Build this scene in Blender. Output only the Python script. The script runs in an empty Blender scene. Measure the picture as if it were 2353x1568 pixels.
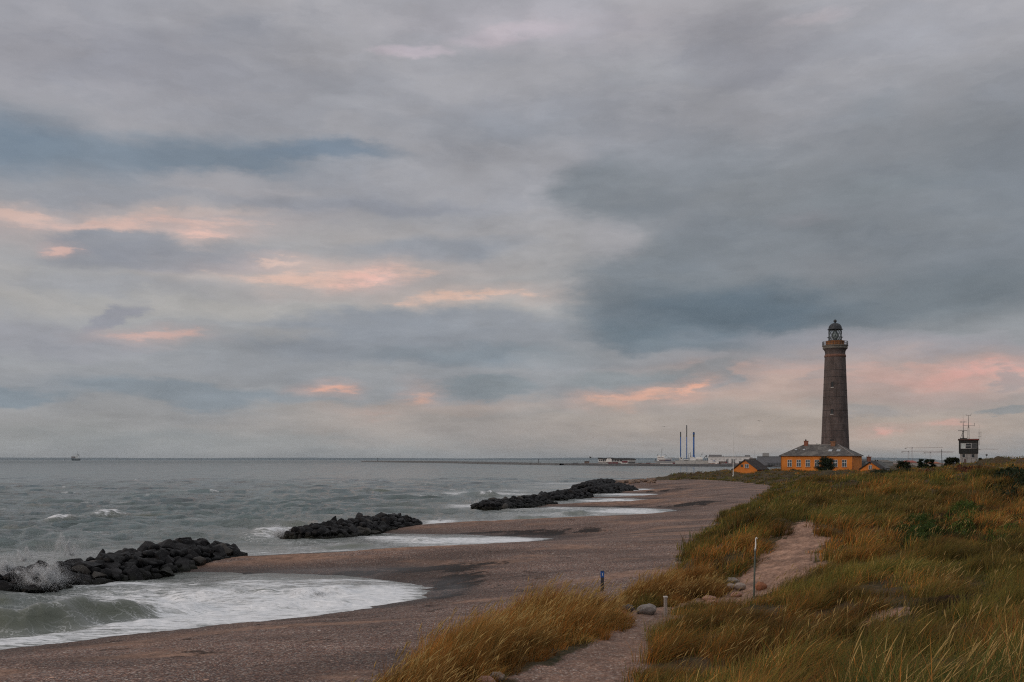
import bpy, bmesh, math, random
import numpy as np
from mathutils import Vector, Matrix
R = math.radians
rng = np.random.default_rng(7)
random.seed(7)
sc = bpy.context.scene
COL = sc.collection

# ------------------------------------------------------------------ camera
CAMZ = 7.0
F = 35 / 36 * 2353.0          # focal length in units of a 2353 px wide frame
CX, HY = 1176.5, 1057.1
cam = bpy.data.cameras.new("camera"); cam.lens = 35; cam.sensor_width = 36
cam.shift_y = (HY - 784.0) / 2353.0
cam.clip_start = 0.1; cam.clip_end = 120000
co = bpy.data.objects.new("camera", cam); COL.objects.link(co)
co.location = (0, 0, CAMZ); co.rotation_euler = (R(90), 0, 0)
sc.camera = co

def G(x, y, z=0.0):
    Y = (CAMZ - z) * F / (y - HY)
    return ((x - CX) / F * Y, Y, z)
def D(x, y, Y):
    return ((x - CX) / F * Y, Y, CAMZ - (y - HY) / F * Y)
def s2l(c):
    c = c / 255.0
    return c / 12.92 if c <= 0.04045 else ((c + 0.055) / 1.055) ** 2.4
def rgb(r, g, b, k=1.0):
    return (s2l(r) * k, s2l(g) * k, s2l(b) * k, 1)

# ------------------------------------------------------------------ sky and sun
SUN_EL, SUN_AZ = R(15), R(-118)      # azimuth measured from +Y, clockwise
w = bpy.data.worlds.new("World"); sc.world = w; w.use_nodes = True
class NT:
    def __init__(s, t): s.t = t
    def n(s, typ, _in=None, **kw):
        nd = s.t.nodes.new(typ)
        for k, v in kw.items(): setattr(nd, k, v)
        if _in:
            for k, v in _in.items(): s.set(nd, k, v)
        return nd
    def set(s, nd, k, v):
        sock = nd.inputs[k]
        if isinstance(v, bpy.types.Node): s.t.links.new(first(v), sock)
        elif isinstance(v, bpy.types.NodeSocket): s.t.links.new(v, sock)
        else: sock.default_value = v
    def math(s, op, a, b=0.0, c=0.0, clamp=False):
        nd = s.n('ShaderNodeMath', {0: a, 1: b, 2: c}, operation=op); nd.use_clamp = clamp; return nd.outputs[0]
    def vm(s, op, a, b=(0, 0, 0), c=(0, 0, 0)):
        nd = s.n('ShaderNodeVectorMath', {0: a, 1: b}, operation=op)
        if op == 'MULTIPLY_ADD': s.set(nd, 2, c)
        if op == 'SCALE': s.set(nd, 3, c)
        return nd.outputs[1] if op in ('LENGTH', 'DOT_PRODUCT', 'DISTANCE') else nd.outputs[0]
    def mix(s, f, a, b, mode='MIX'):
        nd = s.n('ShaderNodeMix', data_type='RGBA', blend_type=mode, clamp_factor=True)
        s.set(nd, 0, f); s.set(nd, 6, a); s.set(nd, 7, b); return nd.outputs[2]
    def mr(s, v, a, b, c=0.0, d=1.0, smooth=False):
        nd = s.n('ShaderNodeMapRange', {0: v, 1: a, 2: b, 3: c, 4: d}); nd.clamp = True
        if smooth: nd.interpolation_type = 'SMOOTHSTEP'
        return nd.outputs[0]
    def noise(s, vec, scale, detail=3, rough=0.55, dist=0.0, out=0):
        nd = s.n('ShaderNodeTexNoise', {'Scale': scale, 'Detail': detail, 'Roughness': rough, 'Distortion': dist})
        if vec is not None: s.set(nd, 'Vector', vec)
        return nd.outputs[out]
    def ramp(s, v, stops, interp='LINEAR'):
        nd = s.n('ShaderNodeValToRGB', {0: v}); cr = nd.color_ramp; cr.interpolation = interp
        while len(cr.elements) < len(stops): cr.elements.new(0.5)
        for e, (p, c) in zip(cr.elements, stops): e.position = p; e.color = c
        return nd.outputs[0]
def first(nd):
    for o in nd.outputs:
        if o.enabled: return o
t = w.node_tree; t.nodes.clear(); N = NT(t)
tc = N.n('ShaderNodeTexCoord').outputs['Generated']
sep = N.n('ShaderNodeSeparateXYZ', {0: tc})
sx, sy, sz = sep.outputs
az = N.math('ARCTAN2', sx, sy)
el = N.math('ARCSINE', sz)
zc = N.math('ADD', N.math('MAXIMUM', sz, 0.0), 0.16)
plane = N.n('ShaderNodeCombineXYZ', {0: N.math('DIVIDE', sx, zc), 1: N.math('DIVIDE', sy, zc), 2: 0.0}).outputs[0]
p0 = N.n('ShaderNodeCombineXYZ', {0: az, 1: el, 2: 0.0}).outputs[0]
wn1 = N.vm('SUBTRACT', N.noise(plane, 1.3, 8, 0.62, 0.0, 1), (0.5, 0.5, 0.5))
wn2 = N.vm('SUBTRACT', N.noise(N.vm('MULTIPLY', p0, (11, 30, 1)), 1.0, 9, 0.64, 0.0, 1), (0.5, 0.5, 0.5))
pd = N.vm('MULTIPLY_ADD', wn1, (0.07, 0.035, 0), p0)
pd = N.vm('MULTIPLY_ADD', wn2, (0.085, 0.036, 0), pd)
sepd = N.n('ShaderNodeSeparateXYZ', {0: pd})
K = 10.0
def el_of(y): return math.atan((HY - y) / F)
elmax = R(90)
def st(y, c, k=1.0): return (min(1, el_of(y) / elmax), rgb(*c, k * K * 0.1))
grad = N.ramp(N.math('DIVIDE', N.math('MAXIMUM', sepd.outputs[1], 0.0), elmax), [
    st(1057, (147, 149, 149)), st(1000, (152, 152, 152)), st(900, (151, 153, 157)), st(790, (154, 156, 160)),
    st(700, (169, 167, 166)), st(600, (166, 164, 165)), st(450, (160, 160, 165)), st(300, (157, 157, 162)),
    st(60, (166, 165, 170)), (0.36, rgb(190, 188, 190)), (0.6, rgb(218, 216, 216)), (1.0, rgb(232, 230, 230))])
blobs = [
 (250,130,520,150,0,(149,148,155),.75,1), (520,60,110,60,0,(138,141,150),.5,1), (330,45,120,28,0,(172,170,174),.5,1),
 (620,180,120,30,-20,(166,165,170),.6,1), (830,250,140,26,0,(174,173,177),.7,1), (1250,60,420,75,0,(180,174,179),.7,1),
 (930,122,100,18,0,(196,184,191),.7,.8), (1150,80,150,22,8,(196,184,190),.6,.8), (1700,110,170,95,0,(152,151,157),.8,.45),
 (1870,40,90,22,0,(184,176,180),.6,1), (2180,110,140,60,0,(164,163,168),.5,1), (1500,170,200,50,0,(170,170,174),.5,1),
 (1300,300,600,110,0,(151,152,158),.6,1), (2230,340,520,240,0,(129,132,137),.95,1), (2000,260,130,60,0,(134,139,146),.6,1),
 (60,335,340,105,-3,(117,131,145),.95,.9), (480,358,430,58,2,(118,132,146),.9,.85), (760,352,190,26,0,(113,128,144),.8,.8),
 (1180,300,260,40,0,(146,149,156),.6,1), (530,420,190,42,0,(165,163,167),.8,.6), (850,390,280,32,4,(163,163,168),.6,.8),
 (1130,400,220,40,0,(166,166,171),.6,1), (820,465,380,26,0,(150,152,160),.8,.8), (250,450,260,26,6,(146,149,157),.7,.8),
 (420,490,240,14,8,(188,176,172),.7,.8), (300,515,300,24,5,(216,184,173),.9,.8), (470,540,100,15,3,(230,192,180),.95,.7),
 (60,497,110,15,3,(216,186,174),.8,.8), (900,540,380,42,0,(174,169,168),.6,1), (260,560,150,34,2,(145,148,156),.9,.45),
 (400,596,330,36,3,(148,150,158),.85,.7), (142,566,38,11,3,(220,184,173),.9,.6), (1000,572,240,34,2,(148,152,160),.8,.7),
 (650,602,85,9,0,(218,190,178),.8,.8), (760,636,240,25,2,(222,188,173),.9,.7), (845,638,80,17,3,(241,194,181),.9,.7),
 (300,660,420,30,0,(156,157,162),.6,1), (1080,688,190,14,2,(224,188,170),.9,.7), (420,700,520,30,0,(174,171,168),.8,.9),
 (265,722,75,22,30,(146,147,156),.85,.6), (90,770,260,50,-3,(151,152,159),.85,.6), (348,765,105,15,2,(206,172,162),.9,.6),
 (940,775,370,62,0,(144,148,155),.95,.4), (1100,815,300,26,0,(130,141,150),.7,.9), (620,760,150,20,0,(172,168,165),.5,1),
 (2020,555,700,245,0,(127,132,138),1.0,.62), (1405,440,140,80,0,(127,133,139),.9,.55), (1490,670,210,120,20,(126,132,138),.9,.65), (1620,420,300,130,0,(134,138,143),.85,.9), (1850,500,90,30,0,(137,138,144),.6,1), (1650,600,120,30,-8,(133,137,142),.6,1), (2050,420,200,40,5,(122,128,133),.6,1),
 (1720,712,440,66,-2,(102,115,126),1.0,.85), (2200,680,380,85,0,(112,120,127),.9,.9), (1900,610,160,40,0,(134,136,141),.5,1),
 (1520,770,250,40,-4,(110,124,135),.8,.7), (1400,560,70,60,0,(166,164,168),.6,.9),
 (2050,790,480,32,-5,(150,151,158),.85,.7), (1500,830,500,22,0,(143,148,154),.7,.8),
 (2050,880,620,75,0,(178,161,154),.85,.8), (2100,862,420,36,-2,(200,163,154),.8,.9), (2280,845,190,12,2,(222,168,158),.8,.8), (1800,905,320,60,0,(184,161,152),.75,.9),
 (1690,860,90,14,-8,(186,162,155),.6,.8), (1480,880,240,30,-3,(138,145,150),.85,.6), (1620,865,75,34,30,(148,149,152),.85,.5),
 (1675,882,34,12,20,(150,150,153),.8,.5), (1480,918,140,13,3,(231,177,155),.95,.6), (1400,938,66,16,-12,(218,171,152),.85,.6),
 (1606,896,34,14,20,(234,178,155),.9,.5), (430,902,340,32,-3,(131,141,150),.85,.6), (50,912,120,24,0,(129,140,149),.85,.6),
 (760,893,50,12,0,(224,174,156),.95,.5), (955,908,34,20,30,(206,168,153),.9,.5),
 (1010,940,280,26,2,(176,160,152),.75,.8), (850,962,60,11,0,(206,163,152),.7,.6), (1110,888,120,24,0,(137,145,151),.9,.5),
 (1750,985,420,36,0,(170,160,150),.6,1), (1750,985,950,80,0,(171,160,152),1.0,.9), (900,975,420,45,0,(163,155,150),.8,.9), (2150,985,480,60,0,(178,163,152),.8,.9), (2045,985,60,9,2,(214,168,157),.85,.6),
 (2190,975,50,9,0,(208,168,156),.7,.6), (2290,943,90,11,0,(141,144,146),.8,.5), (1990,945,90,16,0,(156,152,151),.7,.7),
 (2330,870,40,26,20,(160,150,150),.7,.5), (300,1010,520,36,0,(144,148,149),.6,1), (1880,870,60,12,20,(165,154,152),.6,.6)]
col = grad
streak = N.noise(N.vm('MULTIPLY', p0, (14, 66, 1)), 1.0, 9, .68, .0)
for (cx, cy, rx, ry, rot, c, s_, soft) in blobs:
    u = (cx - CX) / F; v = (HY - cy) / F
    a0 = math.atan(u); e0 = math.atan(v / math.hypot(1, u))
    da = rx / F / (1 + u * u); de = ry / F * math.cos(e0) ** 2 / math.hypot(1, u)
    ca, sa = math.cos(R(rot)), math.sin(R(rot))
    d = N.vm('SUBTRACT', pd, (a0, e0, 0))
    if rot:
        nd = N.n('ShaderNodeVectorRotate', {'Vector': d, 'Angle': R(-rot)}, rotation_type='Z_AXIS'); d = nd.outputs[0]
    ln = N.vm('LENGTH', N.vm('MULTIPLY', d, (1 / da, 1 / de, 0)))
    pink = c[0] - c[2] > 28
    if pink:
        halo = N.vm('LENGTH', N.vm('MULTIPLY', d, (.55 / da, .42 / de, 0)))
        col = N.mix(N.mr(halo, 1.2, 0.0, 0.0, .32, True), col, rgb(*c, K * 0.1))
        ln = N.math('ADD', ln, N.mr(streak, .34, .66, .80, -.45)); s_ *= .95; soft = .9
    f = N.mr(ln, 1.25, 1.25 * (1 - soft * 0.95), 0.0, s_, True)
    col = N.mix(f, col, rgb(*c, K * 0.1))
fn = N.noise(plane, 2.0, 9, 0.60, 0.0)
fn2 = N.noise(N.vm('MULTIPLY', p0, (7, 19, 1)), 1.0, 9, 0.62)
lum = N.math('ADD', N.mr(fn, 0.30, 0.70, 0.90, 1.10), N.mr(fn2, 0.32, 0.68, -0.10, 0.085))
e1 = N.noise(N.vm('MULTIPLY', pd, (4.5, 13, 1)), 1.0, 9, .60); e2 = N.noise(N.vm('MULTIPLY', pd, (9, 30, 3)), 1.0, 8, .62); e3 = N.noise(plane, 1.2, 9, .58)
lum = N.math('ADD', lum, N.math('ADD', N.mr(e1, .46, .54, -.030, .022, True), N.math('ADD', N.mr(e2, .50, .56, -.012, .024, True), N.mr(e3, .47, .51, -.022, .02, True))))
col = N.vm('SCALE', col, c=lum)
tint = N.mix(N.mr(e1, .42, .56, .35, 0), (1, 1, 1, 1), (.93, .99, 1.06, 1))
col = N.vm('MULTIPLY', col, tint)
sky = N.n('ShaderNodeTexSky', sky_type='NISHITA', sun_disc=False, sun_elevation=SUN_EL, sun_rotation=SUN_AZ)
sky.air_density = 1.2; sky.dust_density = 2.0
col10 = N.vm('SCALE', col, c=10.0)
fin = N.mix(0.97, sky.outputs[0], col10)
bg = N.n('ShaderNodeBackground', {0: fin, 1: 0.1})
out = N.n('ShaderNodeOutputWorld', {0: bg})
w.cycles.sampling_method = 'MANUAL'; w.cycles.sample_map_resolution = 512
sun = bpy.data.lights.new("sun", 'SUN'); sun.energy = 0.95; sun.angle = R(16); sun.color = (1.0, 0.80, 0.66)
so = bpy.data.objects.new("sun", sun); COL.objects.link(so)
sd_ = Vector((math.sin(SUN_AZ) * math.cos(SUN_EL), math.cos(SUN_AZ) * math.cos(SUN_EL), math.sin(SUN_EL)))
so.rotation_euler = sd_.to_track_quat('Z', 'Y').to_euler()
vs = sc.view_settings; vs.view_transform = 'Standard'; vs.look = 'None'; vs.exposure = 0.0; vs.gamma = 1
sc.cycles.max_bounces = 5; sc.cycles.diffuse_bounces = 2; sc.cycles.glossy_bounces = 2
sc.cycles.transparent_max_bounces = 6; sc.cycles.volume_bounces = 0
sc.cycles.use_denoising = False; sc.cycles.pixel_filter_type = 'BLACKMAN_HARRIS'; sc.cycles.filter_width = 1.15; sc.cycles.sample_clamp_indirect = 3.0

# ------------------------------------------------------------------ helpers
def tag(o, label=None, cat=None, group=None, kind=None):
    if label: o['label'] = label
    if cat: o['category'] = cat
    if group: o['group'] = group
    if kind: o['kind'] = kind
    return o
def new_mat(name):
    m = bpy.data.materials.new(name); m.use_nodes = True; m.node_tree.nodes.clear()
    return m, NT(m.node_tree)
def finish(m, n, bsdf):
    n.n('ShaderNodeOutputMaterial', {0: bsdf}); return m
def princ(n, **kw):
    nd = n.n('ShaderNodeBsdfPrincipled')
    for k, v in kw.items(): n.set(nd, k.replace('_', ' '), v)
    return nd
MC = {}
def M(name, c, rough=0.7, var=0.15, scale=2.0, metal=0.0, bump=0.0, spec=0.5):
    """plain procedural paint, stone or metal: mottled by two noises"""
    if name in MC: return MC[name]
    m, n = new_mat(name)
    pos = n.n('ShaderNodeTexCoord').outputs['Object']
    a = n.noise(pos, scale, 5, 0.6); b = n.noise(pos, scale * 7, 3, 0.6)
    k = n.math('ADD', n.mr(a, 0.3, 0.7, 1 - var, 1 + var), n.mr(b, 0.3, 0.7, -var * .6, var * .6))
    cc = n.vm('SCALE', (c[0], c[1], c[2]), c=k)
    p = princ(n, Base_Color=cc, Roughness=rough, Metallic=metal)
    p.inputs['Specular IOR Level'].default_value = spec
    if bump: n.set(p, 'Normal', n.n('ShaderNodeBump', {'Strength': bump, 'Distance': 0.05, 'Height': b}))
    MC[name] = finish(m, n, p); return MC[name]
def meshobj(name, verts, faces, mat=None, parent=None, smooth=False, loc=None):
    me = bpy.data.meshes.new(name)
    me.from_pydata([tuple(v) for v in verts], [], [tuple(f) for f in faces]); me.update()
    if smooth: me.polygons.foreach_set('use_smooth', [True] * len(me.polygons))
    if mat: me.materials.append(mat)
    o = bpy.data.objects.new(name, me); COL.objects.link(o)
    if parent: o.parent = parent
    if loc is not None: o.location = loc
    return o
def npmesh(name, V, Fq, mat, attrs=None, smooth=True, parent=None):
    """V (n,3); Fq: list of (m,k) integer arrays"""
    me = bpy.data.meshes.new(name)
    me.vertices.add(len(V)); me.vertices.foreach_set('co', np.ascontiguousarray(V, dtype=np.float32).ravel())
    nl = sum(f.size for f in Fq); npoly = sum(len(f) for f in Fq)
    me.loops.add(nl); me.polygons.add(npoly)
    me.loops.foreach_set('vertex_index', np.concatenate([f.ravel() for f in Fq]).astype(np.int32))
    tot = np.concatenate([np.full(len(f), f.shape[1], np.int32) for f in Fq])
    st_ = np.concatenate([[0], np.cumsum(tot)[:-1]]).astype(np.int32)
    me.polygons.foreach_set('loop_start', st_); me.polygons.foreach_set('loop_total', tot)
    if smooth: me.polygons.foreach_set('use_smooth', np.ones(npoly, bool))
    me.update(calc_edges=True)
    for k, a in (attrs or {}).items():
        at = me.attributes.new(k, 'FLOAT_COLOR', 'POINT')
        at.data.foreach_set('color', np.ascontiguousarray(a, dtype=np.float32).ravel())
    if mat: me.materials.append(mat)
    o = bpy.data.objects.new(name, me); COL.objects.link(o)
    if parent: o.parent = parent
    return o
def empty(name, loc, rz, label, cat, group=None):
    o = bpy.data.objects.new(name, None); COL.objects.link(o); o.empty_display_size = .2
    o.location = loc; o.rotation_euler = (0, 0, rz); return tag(o, label, cat, group)
class MB:
    def __init__(s): s.v = []; s.f = []
    def add(s, vs_, fs):
        b = len(s.v); s.v += [tuple(v) for v in vs_]; s.f += [tuple(i + b for i in f) for f in fs]; return s
    def box(s, x0, x1, y0, y1, z0, z1):
        return s.add([(x, y, z) for z in (z0, z1) for y in (y0, y1) for x in (x0, x1)],
                     [(0, 2, 3, 1), (4, 5, 7, 6), (0, 1, 5, 4), (2, 6, 7, 3), (0, 4, 6, 2), (1, 3, 7, 5)])
    def tube(s, a, b, r, r2=None, n=8, cap=True):
        a = Vector(a); b = Vector(b); r2 = r if r2 is None else r2
        d = (b - a).normalized(); u = d.orthogonal().normalized(); w_ = d.cross(u)
        vs_ = []
        for p, rr in ((a, r), (b, r2)):
            for i in range(n):
                an = 2 * math.pi * i / n; vs_.append(p + u * math.cos(an) * rr + w_ * math.sin(an) * rr)
        fs = [(i, (i + 1) % n, n + (i + 1) % n, n + i) for i in range(n)]
        if cap: fs += [tuple(range(n))[::-1], tuple(range(n, 2 * n))]
        return s.add(vs_, fs)
    def path(s, pts, rr, n=8):
        for i in range(len(pts) - 1):
            s.tube(pts[i], pts[i + 1], rr[i] if hasattr(rr, '__len__') else rr, rr[i + 1] if hasattr(rr, '__len__') else rr, n)
        return s
    def lathe(s, prof, n=32, c=(0, 0), closed=False):
        vs_ = []; fs = []
        for (r, z) in prof:
            for i in range(n):
                a = 2 * math.pi * i / n; vs_.append((c[0] + r * math.cos(a), c[1] + r * math.sin(a), z))
        for j in range(len(prof) - 1):
            for i in range(n):
                fs.append((j * n + i, j * n + (i + 1) % n, (j + 1) * n + (i + 1) % n, (j + 1) * n + i))
        if closed: fs.append(tuple(range(n))[::-1]); fs.append(tuple((len(prof) - 1) * n + i for i in range(n)))
        return s.add(vs_, fs)
    def build(s, name, mat, parent=None, smooth=False, loc=None):
        return meshobj(name, s.v, s.f, mat, parent, smooth, loc)

# numpy gradient noise
_perm = rng.permutation(4096)
_g = rng.normal(size=(4096, 2)); _g /= np.linalg.norm(_g, axis=1)[:, None]
def gnoise(x, y):
    xi = np.floor(x).astype(np.int64); yi = np.floor(y).astype(np.int64); xf = x - xi; yf = y - yi
    u = xf * xf * xf * (xf * (xf * 6 - 15) + 10); v = yf * yf * yf * (yf * (yf * 6 - 15) + 10)
    def g(dx, dy):
        h = _perm[(_perm[(xi + dx) & 4095] + yi + dy) & 4095]; gg = _g[h]
        return gg[..., 0] * (xf - dx) + gg[..., 1] * (yf - dy)
    a = g(0, 0); b = g(1, 0); c = g(0, 1); d = g(1, 1)
    return (a + u * (b - a) + v * (c - a) + u * v * (a - b - c + d)) * 1.5
def fbm(x, y, o=4, s=0.0, gain=.5):
    r = 0; a = 1; tot = 0
    for i in range(o):
        r = r + a * gnoise(x * 2 ** i + s + 17.3 * i, y * 2 ** i - s + 9.1 * i); tot += a; a *= gain
    return r / tot
def sdist(px, py, poly):
    """distance to a closed polygon, positive inside"""
    out_ = np.empty(px.shape); P = np.array(poly, float); Q = np.roll(P, -1, 0)
    fx, fy = px.ravel(), py.ravel(); o = np.empty(fx.shape)
    for s in range(0, len(fx), 60000):
        x = fx[s:s + 60000, None]; y = fy[s:s + 60000, None]
        ex = Q[:, 0] - P[:, 0]; ey = Q[:, 1] - P[:, 1]
        wx = x - P[:, 0]; wy = y - P[:, 1]
        t_ = np.clip((wx * ex + wy * ey) / (ex * ex + ey * ey + 1e-12), 0, 1)
        d2 = (wx - t_ * ex) ** 2 + (wy - t_ * ey) ** 2
        c = ((P[:, 1] <= y) & (Q[:, 1] > y) | (P[:, 1] > y) & (Q[:, 1] <= y))
        xi = P[:, 0] + (y - P[:, 1]) / np.where(np.abs(ey) < 1e-12, 1e-12, ey) * ex
        ins = (np.sum(c & (x < xi), 1) % 2) == 1
        o[s:s + 60000] = np.sqrt(d2.min(1)) * np.where(ins, 1, -1)
    return o.reshape(px.shape)
def pdist(px, py, line):
    """distance to open polyline with per-vertex width: returns d and interpolated width"""
    best = np.full(px.shape, 1e9); wid = np.zeros(px.shape)
    for (x0, y0, w0), (x1, y1, w1) in zip(line[:-1], line[1:]):
        ex, ey = x1 - x0, y1 - y0
        t_ = np.clip(((px - x0) * ex + (py - y0) * ey) / (ex * ex + ey * ey), 0, 1)
        d = np.hypot(px - x0 - t_ * ex, py - y0 - t_ * ey); k = d < best
        best = np.where(k, d, best); wid = np.where(k, w0 + t_ * (w1 - w0), wid)
    return best, wid
def sstep(x, a, b):
    t_ = np.clip((x - a) / (b - a), 0, 1); return t_ * t_ * (3 - 2 * t_)

# ------------------------------------------------------------------ the land
SHORE = [(-150,-200),(-150,-60),(-120,10),(-60,26),(-30,33.5),(-18.9,36.7),(-16,39.5),(-12.5,42.2),(-9.2,44.4),(-6.7,46.7),(-4.9,49.9),
 (-4.4,52.5),(-5.3,55.6),(-7.5,57.8),(-10.5,60.4),(-14.6,61.4),(-16.4,60.2),(-17.6,61.6),(-22.0,62.0),(-24,64.5),(-22.5,71.5),(-19.4,72.6),(-15.5,74.5),
 (-11,77.4),(-6.1,79.7),(-1,83),(2,86),(3.3,88),(0.9,89.8),(-5.2,92.8),(-11.4,94.3),(-15,97),(-13.5,104),(-9.8,106.5),(-3.7,109.8),(3.7,114.5),(11.9,121.4),
 (18,129.5),(22.9,138),(19.7,143),(16.2,145.5),(3.3,148),(-0.5,150),(3,156),(5.7,157.5),(8.2,158.9),(15.5,161),(21.8,165.6),(26.3,171),(21.4,180.3),
 (14.2,181),(10,182),(13.9,187.9),(22,191),(29.9,194.5),(31,199),(28,204),(21.4,206),(17,208),(19,216),(23.3,218),(33,223),(40.5,230),(37.6,237),
 (27.5,239),(20,241),(18,262),(27,285),(42,300),(58,318),(90,360),(130,420),(190,560),(250,750),(280,950),(215,1034),(120,1180),(67,1282),
 (75,1400),(400,1500),(9000,2200),(9000,-200)]
DUNE = [(-14,-40),(-9,5),(-6,12),(-4,18),(-3.4,22),(-2.6,26),(-0.8,31),(1.8,34.5),(4,38.5),(6,43),(7.5,47),(8.8,53),(9.5,58),(12.5,68),(18,89),
 (23,107),(29,128),(40,160),(53,203),(57,225),(56,250),(50,266),(43,275),(36,278),(33,284),(45,296),(62,316),(96,358),(136,418),(198,560),(270,750),(320,900),
 (9000,1000),(9000,-40)]
def ctrl():
    L = []
    def q(x, y, z): p = G(x, y, z); L.append((p[0], p[1], z))
    def qt(x, y, z): p = G(x, y, z); L.append((p[0], p[1], z - .42))
    L += [(0,0,5.3),(-6,0,4.4),(0,-20,5.4),(-12,-30,4.5),(12,-20,6),(0,8,4.4),(-3,12,3.1),(0,13,3.3),(-2.5,20,2.45),(3,12,4.0),(5,7,4.7),(9,9,4.9),(14,9,5.2),(22,12,5.4),
          (7,14,4.2),(11,15,4.15),(16,16,4.2),(26,20,4.4),(30,0,5.8)]
    q(1250,1568,2.75); q(1440,1450,2.4); q(1300,1480,2.55); q(1120,1530,2.6); q(1300,1400,2.35); q(1520,1405,2.35); q(1400,1380,2.2)
    q(1680,1372,2.3); q(1733,1374,2.32); q(1760,1352,2.5); q(1860,1356,2.75); q(1800,1302,3.0); q(1838,1250,3.5); q(1850,1214,4.0); q(1900,1300,3.3)
    q(1560,1335,2.1); q(1620,1340,2.2); q(1640,1320,2.4); q(1650,1270,3.0); q(1620,1250,2.9); q(1700,1230,3.6); q(1750,1190,4.2)
    qt(1480,1560,3.2); qt(1540,1440,2.9); qt(1620,1425,2.95); qt(1740,1400,2.95); qt(1860,1385,3.1); qt(1640,1500,3.2); qt(1750,1500,3.5); qt(1950,1470,3.8); q(2050,1412,3.5); q(2150,1395,3.5); q(2300,1400,3.7); qt(1960,1400,3.3)
    qt(1950,1330,3.6); qt(2100,1305,4.0); qt(2300,1300,4.1); q(2050,1270,3.6); q(2200,1240,3.8); q(2340,1250,4.0); q(2000,1215,4.0)
    q(2100,1180,4.3); q(2300,1170,4.6); q(1900,1180,4.3); q(1680,1190,4.1); q(1780,1150,4.4); q(1900,1140,4.6); q(2050,1150,4.6)
    q(2150,1125,4.8); q(2300,1125,5.2); q(1750,1130,4.3); q(1850,1112,4.5); q(1980,1110,4.7); q(2120,1100,5.2); q(2300,1095,5.7)
    far_ = [(58,172,4.1),(66,215,4.0),(62,245,3.6),(60,268,3.6),(46,281,2.9),(84,265,3.4),(100,262,3.5),(75,182,4.25),(84,200,4.4),(95,225,4.7),(70,150,4.75),(82,168,5.3),
          (112,245,5.75),(108,232,5.6),(118,235,6.0),(97.5,198,7.1),(99.5,203,7.6),(102,208,7.3),(92,196,5.6),(94,201,5.8),(105,205,7.0),(88,188,5.35),(90,192,5.4),(98,214,5.7),(103,225,5.65),(110,200,6.6),(120,210,6.3),(132,232,6.5),(140,240,6.5),(150,255,6.2),(165,260,5.8),(110,150,6.4),(90,120,6.0),(60,85,5.4),(140,200,6.7),
          (97,300,3.8),(85,290,3.8),(110,285,3.8),(130,290,4.4),(70,300,3.4),(65,282,3.6),(150,330,4.2),(120,350,3.6),(200,330,4.8),(200,500,3.6),(400,600,4),(600,900,4.5),(330,800,3),(500,1200,3),(1500,1500,5),(1500,500,6),(600,200,6),(1500,0,6)]
    L += far_
    return np.array(L)
CT = ctrl()
def warp(x, y):                      # distances shrink with range so that far control points act broadly
    r_ = np.hypot(x, y + 12); k = np.log(r_ / 12 + 1e-6 + 1) / r_ * 12
    return x * k, (y + 12) * k
def rbf_fit(P):
    X, Y_ = warp(P[:, 0], P[:, 1]); d = np.hypot(X[:, None] - X, Y_[:, None] - Y_)
    A = d + np.eye(len(P)) * 0.02; n_ = len(P)          # linear kernel, lightly smoothed
    Pm = np.c_[np.ones(n_), X, Y_]
    A = np.block([[-A, Pm], [Pm.T, np.zeros((3, 3))]])
    return X, Y_, np.linalg.solve(A, np.r_[P[:, 2], 0, 0, 0])
_rx, _ry, _rc = rbf_fit(CT)
def rbf(x, y):
    fx, fy = x.ravel(), y.ravel(); o = np.empty(fx.shape)
    for s in range(0, len(fx), 50000):
        X, Y_ = warp(fx[s:s + 50000], fy[s:s + 50000])
        d = np.sqrt((X[:, None] - _rx) ** 2 + (Y_[:, None] - _ry) ** 2 + 0.05)
        o[s:s + 50000] = -d @ _rc[:-3] + _rc[-3] + _rc[-2] * X + _rc[-1] * Y_
    return o.reshape(x.shape)
PATH = [(0.7,14,1.5),(1.2,19.3,1.15),(2.4,23,.75),(3.2,26.8,.5),(4.8,31,.55),(7.6,34.3,1.1),(9.3,35.8,1.6),(10.5,38.2,1.4),(11.9,41.5,1.0),(12.9,44.3,.6),(13.8,46,.1)]
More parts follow.
